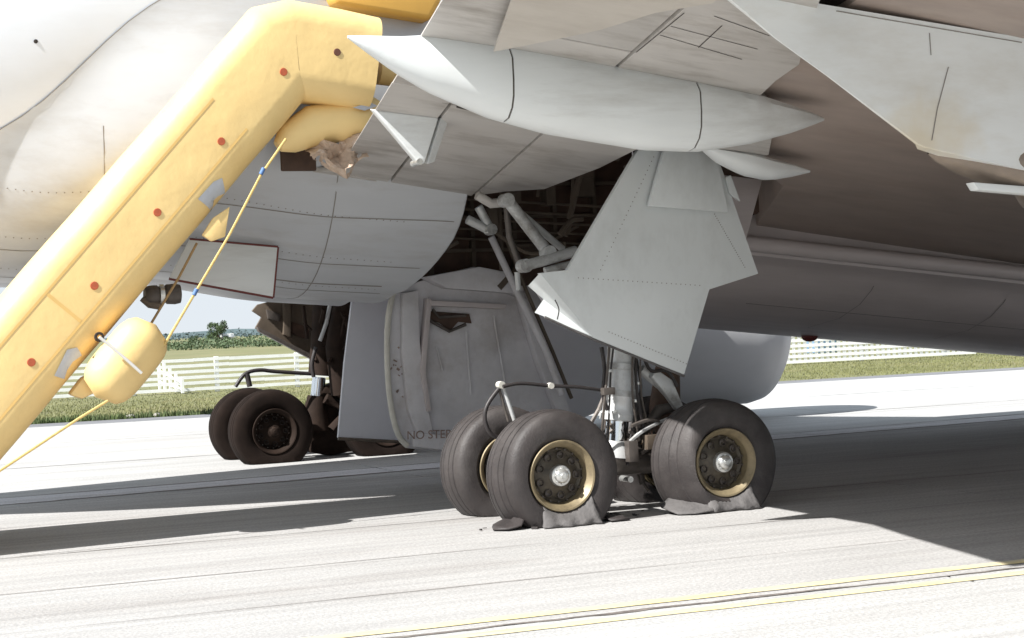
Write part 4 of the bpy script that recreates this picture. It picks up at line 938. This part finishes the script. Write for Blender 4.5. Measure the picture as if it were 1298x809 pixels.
while d < RL+.1: box('post', R0+rd_*d+Vector((0, 0, .6))+nrm_*.12, (.12, .12, 1.2), M['fence'], lat, 0); d += 3.3
# vehicle behind the lattice
vp = GV((32.738, 45.067, 0)); ck = box('storage_box', vp+Vector((0, 1.0, .55)), (1.0, .8, 1.0), M['vanblue'], None, .03); tag(ck, 'blue grey box standing behind the lattice fence near the belly beacon', 'box')
box('lid', vp+Vector((0, 1.0, 1.08)), (1.06, .86, .06), M['van'], ck, .01)
# trees, hedge, hills
def leaves(bm, c, rad, n, size, rr, shape=(1, 1, 1)):
    for i in range(n):
        d = Vector((rr.gauss(0, 1), rr.gauss(0, 1), rr.gauss(0, 1))).normalized()*rr.random()**.45
        p = Vector(c)+Vector((d.x*rad*shape[0], d.y*rad*shape[1], d.z*rad*shape[2])); s = size*rr.uniform(.6, 1.4)
        a = Vector((rr.gauss(0, 1), rr.gauss(0, 1), rr.gauss(0, 1))).normalized(); b = a.orthogonal().normalized(); b = Matrix.Rotation(rr.uniform(0, 6.28), 3, a) @ b; e = a.cross(b)
        bm.faces.new([bm.verts.new(p+b*s), bm.verts.new(p+e*s*.6), bm.verts.new(p-b*s), bm.verts.new(p-e*s*.6)])
def tree(p, h, w, label, seed):
    rr = random.Random(seed); t = empty('tree', p); tag(t, label, 'tree')
    bm = bmesh.new(); tube_bm([p-Vector((0, 0, .2)), p+Vector((.1, 0, h*.25)), p+Vector((-.05, 0, h*.55)), p+Vector((.05, 0, h*.85))], [h*.035, h*.03, h*.02, h*.006], 8, bm)
    for k in range(7):
        a = rr.uniform(0, 6.28); z = h*rr.uniform(.25, .6); tube_bm([p+Vector((0, 0, z)), p+Vector((math.cos(a)*w*.35, math.sin(a)*w*.35, z+h*.22))], [h*.014, h*.004], 5, bm)
    from_bm('trunk', bm, M['bark'], t)
    bm = bmesh.new()
    for k in range(26):
        a = rr.uniform(0, 6.28); r = w*.5*rr.random()**.6; z = h*rr.uniform(.22, .9); r *= 1-.5*max(0, z/h-.5)*2
        leaves(bm, p+Vector((math.cos(a)*r, math.sin(a)*r, z)), h*rr.uniform(.11, .17), 150, h*.026, rr)
    from_bm('crown', bm, M['leaf'], t)
def far_pt(px_pt, dist_scale=1): return GV(px_pt)
FD = 260.
def FP(d): return d
tree(Vector((54.426, 242.363, 0.448))*1.0-Vector((0, 0, 0.448)), 3.936, 3.6, 'round bushy green tree standing above the far hedge at left', 4)
tree(Vector((50.164, 238.74, 0.62))-Vector((0, 0, 0.62)), 1.9, 2.4, 'low green tree left of the round bushy tree', 5)
bm = bmesh.new(); rr = random.Random(21)
for px in [(39.155, 216.253), (42.001, 228.081), (44.893, 239.89), (41.707, 221.688), (44.633, 233.482), (41.366, 215.314), (44.328, 227.094), (47.335, 238.853), (43.976, 220.725), (47.018, 232.47), (43.578, 214.376), (46.654, 226.106), (49.778, 237.817), (46.245, 219.762), (49.402, 231.458), (45.789, 213.437), (48.981, 225.119), (52.22, 236.78), (48.514, 218.799), (51.787, 230.446), (48, 212.499), (51.308, 224.131), (54.662, 235.744), (50.783, 217.836), (54.171, 229.434), (50.212, 211.56), (53.635, 223.144), (57.104, 234.707), (53.052, 216.873), (56.556, 228.422), (52.423, 210.622), (55.962, 222.156), (59.546, 233.671), (55.321, 215.91), (58.94, 227.41), (54.635, 209.683), (58.288, 221.169), (61.988, 232.635), (57.59, 214.947), (61.325, 226.398), (56.846, 208.745), (60.615, 220.181), (64.431, 231.598), (59.859, 213.984), (63.709, 225.386), (59.057, 207.806), (62.942, 219.194), (66.873, 230.562), (62.129, 213.021), (66.094, 224.374), (61.269, 206.868), (65.269, 218.206), (69.315, 229.525), (64.398, 212.058), (68.478, 223.362), (63.48, 205.929), (67.596, 217.219), (71.757, 228.489), (66.667, 211.095), (70.863, 222.35)]:
    h = rr.uniform(.8, 1.9); leaves(bm, (px[0], px[1], h*.45), h*.75, 110, .16, rr, (1.6, 1.6, .75))
hed = from_bm('hedgerow', bm, M['leaf_far'], kind='stuff'); tag(hed, 'low uneven green hedgerow along the far side of the field', 'hedge')
bm = bmesh.new()
for px in [(157.129, 894.034), (183.207, 1013.327), (179.866, 971.292), (176.189, 929.398), (172.179, 887.647), (200.263, 1006.089), (196.253, 964.337), (191.907, 922.728), (187.228, 881.26), (217.319, 998.851), (212.64, 957.383), (207.626, 916.057), (202.277, 874.873), (234.375, 991.612), (229.027, 950.428), (223.344, 909.386), (217.327, 868.486), (251.431, 984.374), (245.414, 943.474), (239.062, 902.716), (232.376, 862.099), (268.487, 977.135), (261.801, 936.519), (254.78, 896.045), (247.425, 855.713), (285.543, 969.897), (278.188, 929.565), (270.498, 889.374), (262.475, 849.326), (302.599, 962.658), (294.575, 922.61), (286.217, 882.703), (277.524, 842.939), (319.655, 955.42), (310.962, 915.655), (301.935, 876.033)]:
    h = rr.uniform(2.5, 5.); leaves(bm, (px[0], px[1], h*.4), h*.9, 60, .7, rr, (2.6, 2.6, .7))
wd = from_bm('far_wood', bm, M['hill'], kind='stuff'); tag(wd, 'bluish far wooded ridge on the horizon behind the hedgerow', 'wood')
hv = [(-204.092, 1699.139, 27.548), (-141.386, 1672.527, 24.619), (-78.68, 1645.916, 21.69), (-15.975, 1619.304, 18.76), (46.731, 1592.692, 15.831), (109.436, 1566.08, 12.902), (172.142, 1539.468, 9.973), (234.847, 1512.856, 7.044), (297.553, 1486.244, 4.115), (360.259, 1459.632, 1.186), (422.964, 1433.021, -1.743), (485.67, 1406.409, -4.672), (548.375, 1379.797, -7.602), (611.081, 1353.185, -10.531), (673.786, 1326.573, -13.46), (736.492, 1299.961, -16.389), (799.198, 1273.349, -19.318), (861.903, 1246.737, -22.247), (924.609, 1220.126, -25.176), (987.314, 1193.514, -28.105), (1050.02, 1166.902, -31.034), (1112.725, 1140.29, -33.964), (1175.431, 1113.678, -36.893), (1238.137, 1087.066, -39.822), (1300.842, 1060.454, -42.751), (1363.548, 1033.842, -45.68), (1426.253, 1007.231, -48.609), (1488.959, 980.619, -51.538), (1551.664, 954.007, -54.467), (1614.37, 927.395, -57.396), (1677.076, 900.783, -60.325), (1739.781, 874.171, -63.255)]
vv = []; rr = random.Random(3)
for i, p in enumerate(hv): vv.append((p[0], p[1], -1)); vv.append((p[0]*1.0, p[1], 3.0+2.2*math.sin(i*.9)+1.2*math.sin(i*2.3)))
q = len(vv)
for p in hv: vv.append((p[0]+160, p[1]+350, -1))
hf = [(2*i, 2*i+2, 2*i+3, 2*i+1) for i in range(len(hv)-1)] + [(2*i+1, 2*i+3, q+i+1, q+i) for i in range(len(hv)-1)]
mesh('hill', vv, hf, M['hill'], kind='structure', smooth_=True)
# small white house by the tree
hp = Vector((56.218, 243.775, 0.614)); hp.z = 0
ho = empty('white_house', hp); tag(ho, 'tiny white house beside the round bushy tree on the far field edge', 'house')
box('wall', hp+Vector((0, 0, .7)), (1.7, 1.2, 1.4), M['house'], ho, 0)
prism('roof', [hp+Vector((-.95, -.7, 1.4)), hp+Vector((-.95, .7, 1.4)), hp+Vector((-.95, 0, 1.95))], (1.9, 0, 0), M['house'], ho, 0)
# a few loose stones and scraps on the apron
def stone(p, s, label, m=M['stone'], name='stone', cat='stone', grp=None):
    bm = bmesh.new(); bmesh.ops.create_icosphere(bm, subdivisions=2, radius=s); rr = random.Random(int(p[0]*991+p[1]*77))
    for v in bm.verts: v.co *= rr.uniform(.75, 1.2); v.co.z *= .55
    bmesh.ops.translate(bm, verts=bm.verts, vec=Vector(p)+Vector((0, 0, s*.3))); tag(from_bm(name, bm, m, smooth_=True), label, cat, grp)
stone((1.059, 26.537, 0), .11, 'pale stone on the far apron edge below the yellow slide')
stone((1.665, 26.534, 0), .10, 'bluish stone on the far apron edge right of the pale stone')
stone((3.266, 46.281, 0), .30, 'white rock in the weeds under the yellow slide', M['fence'])
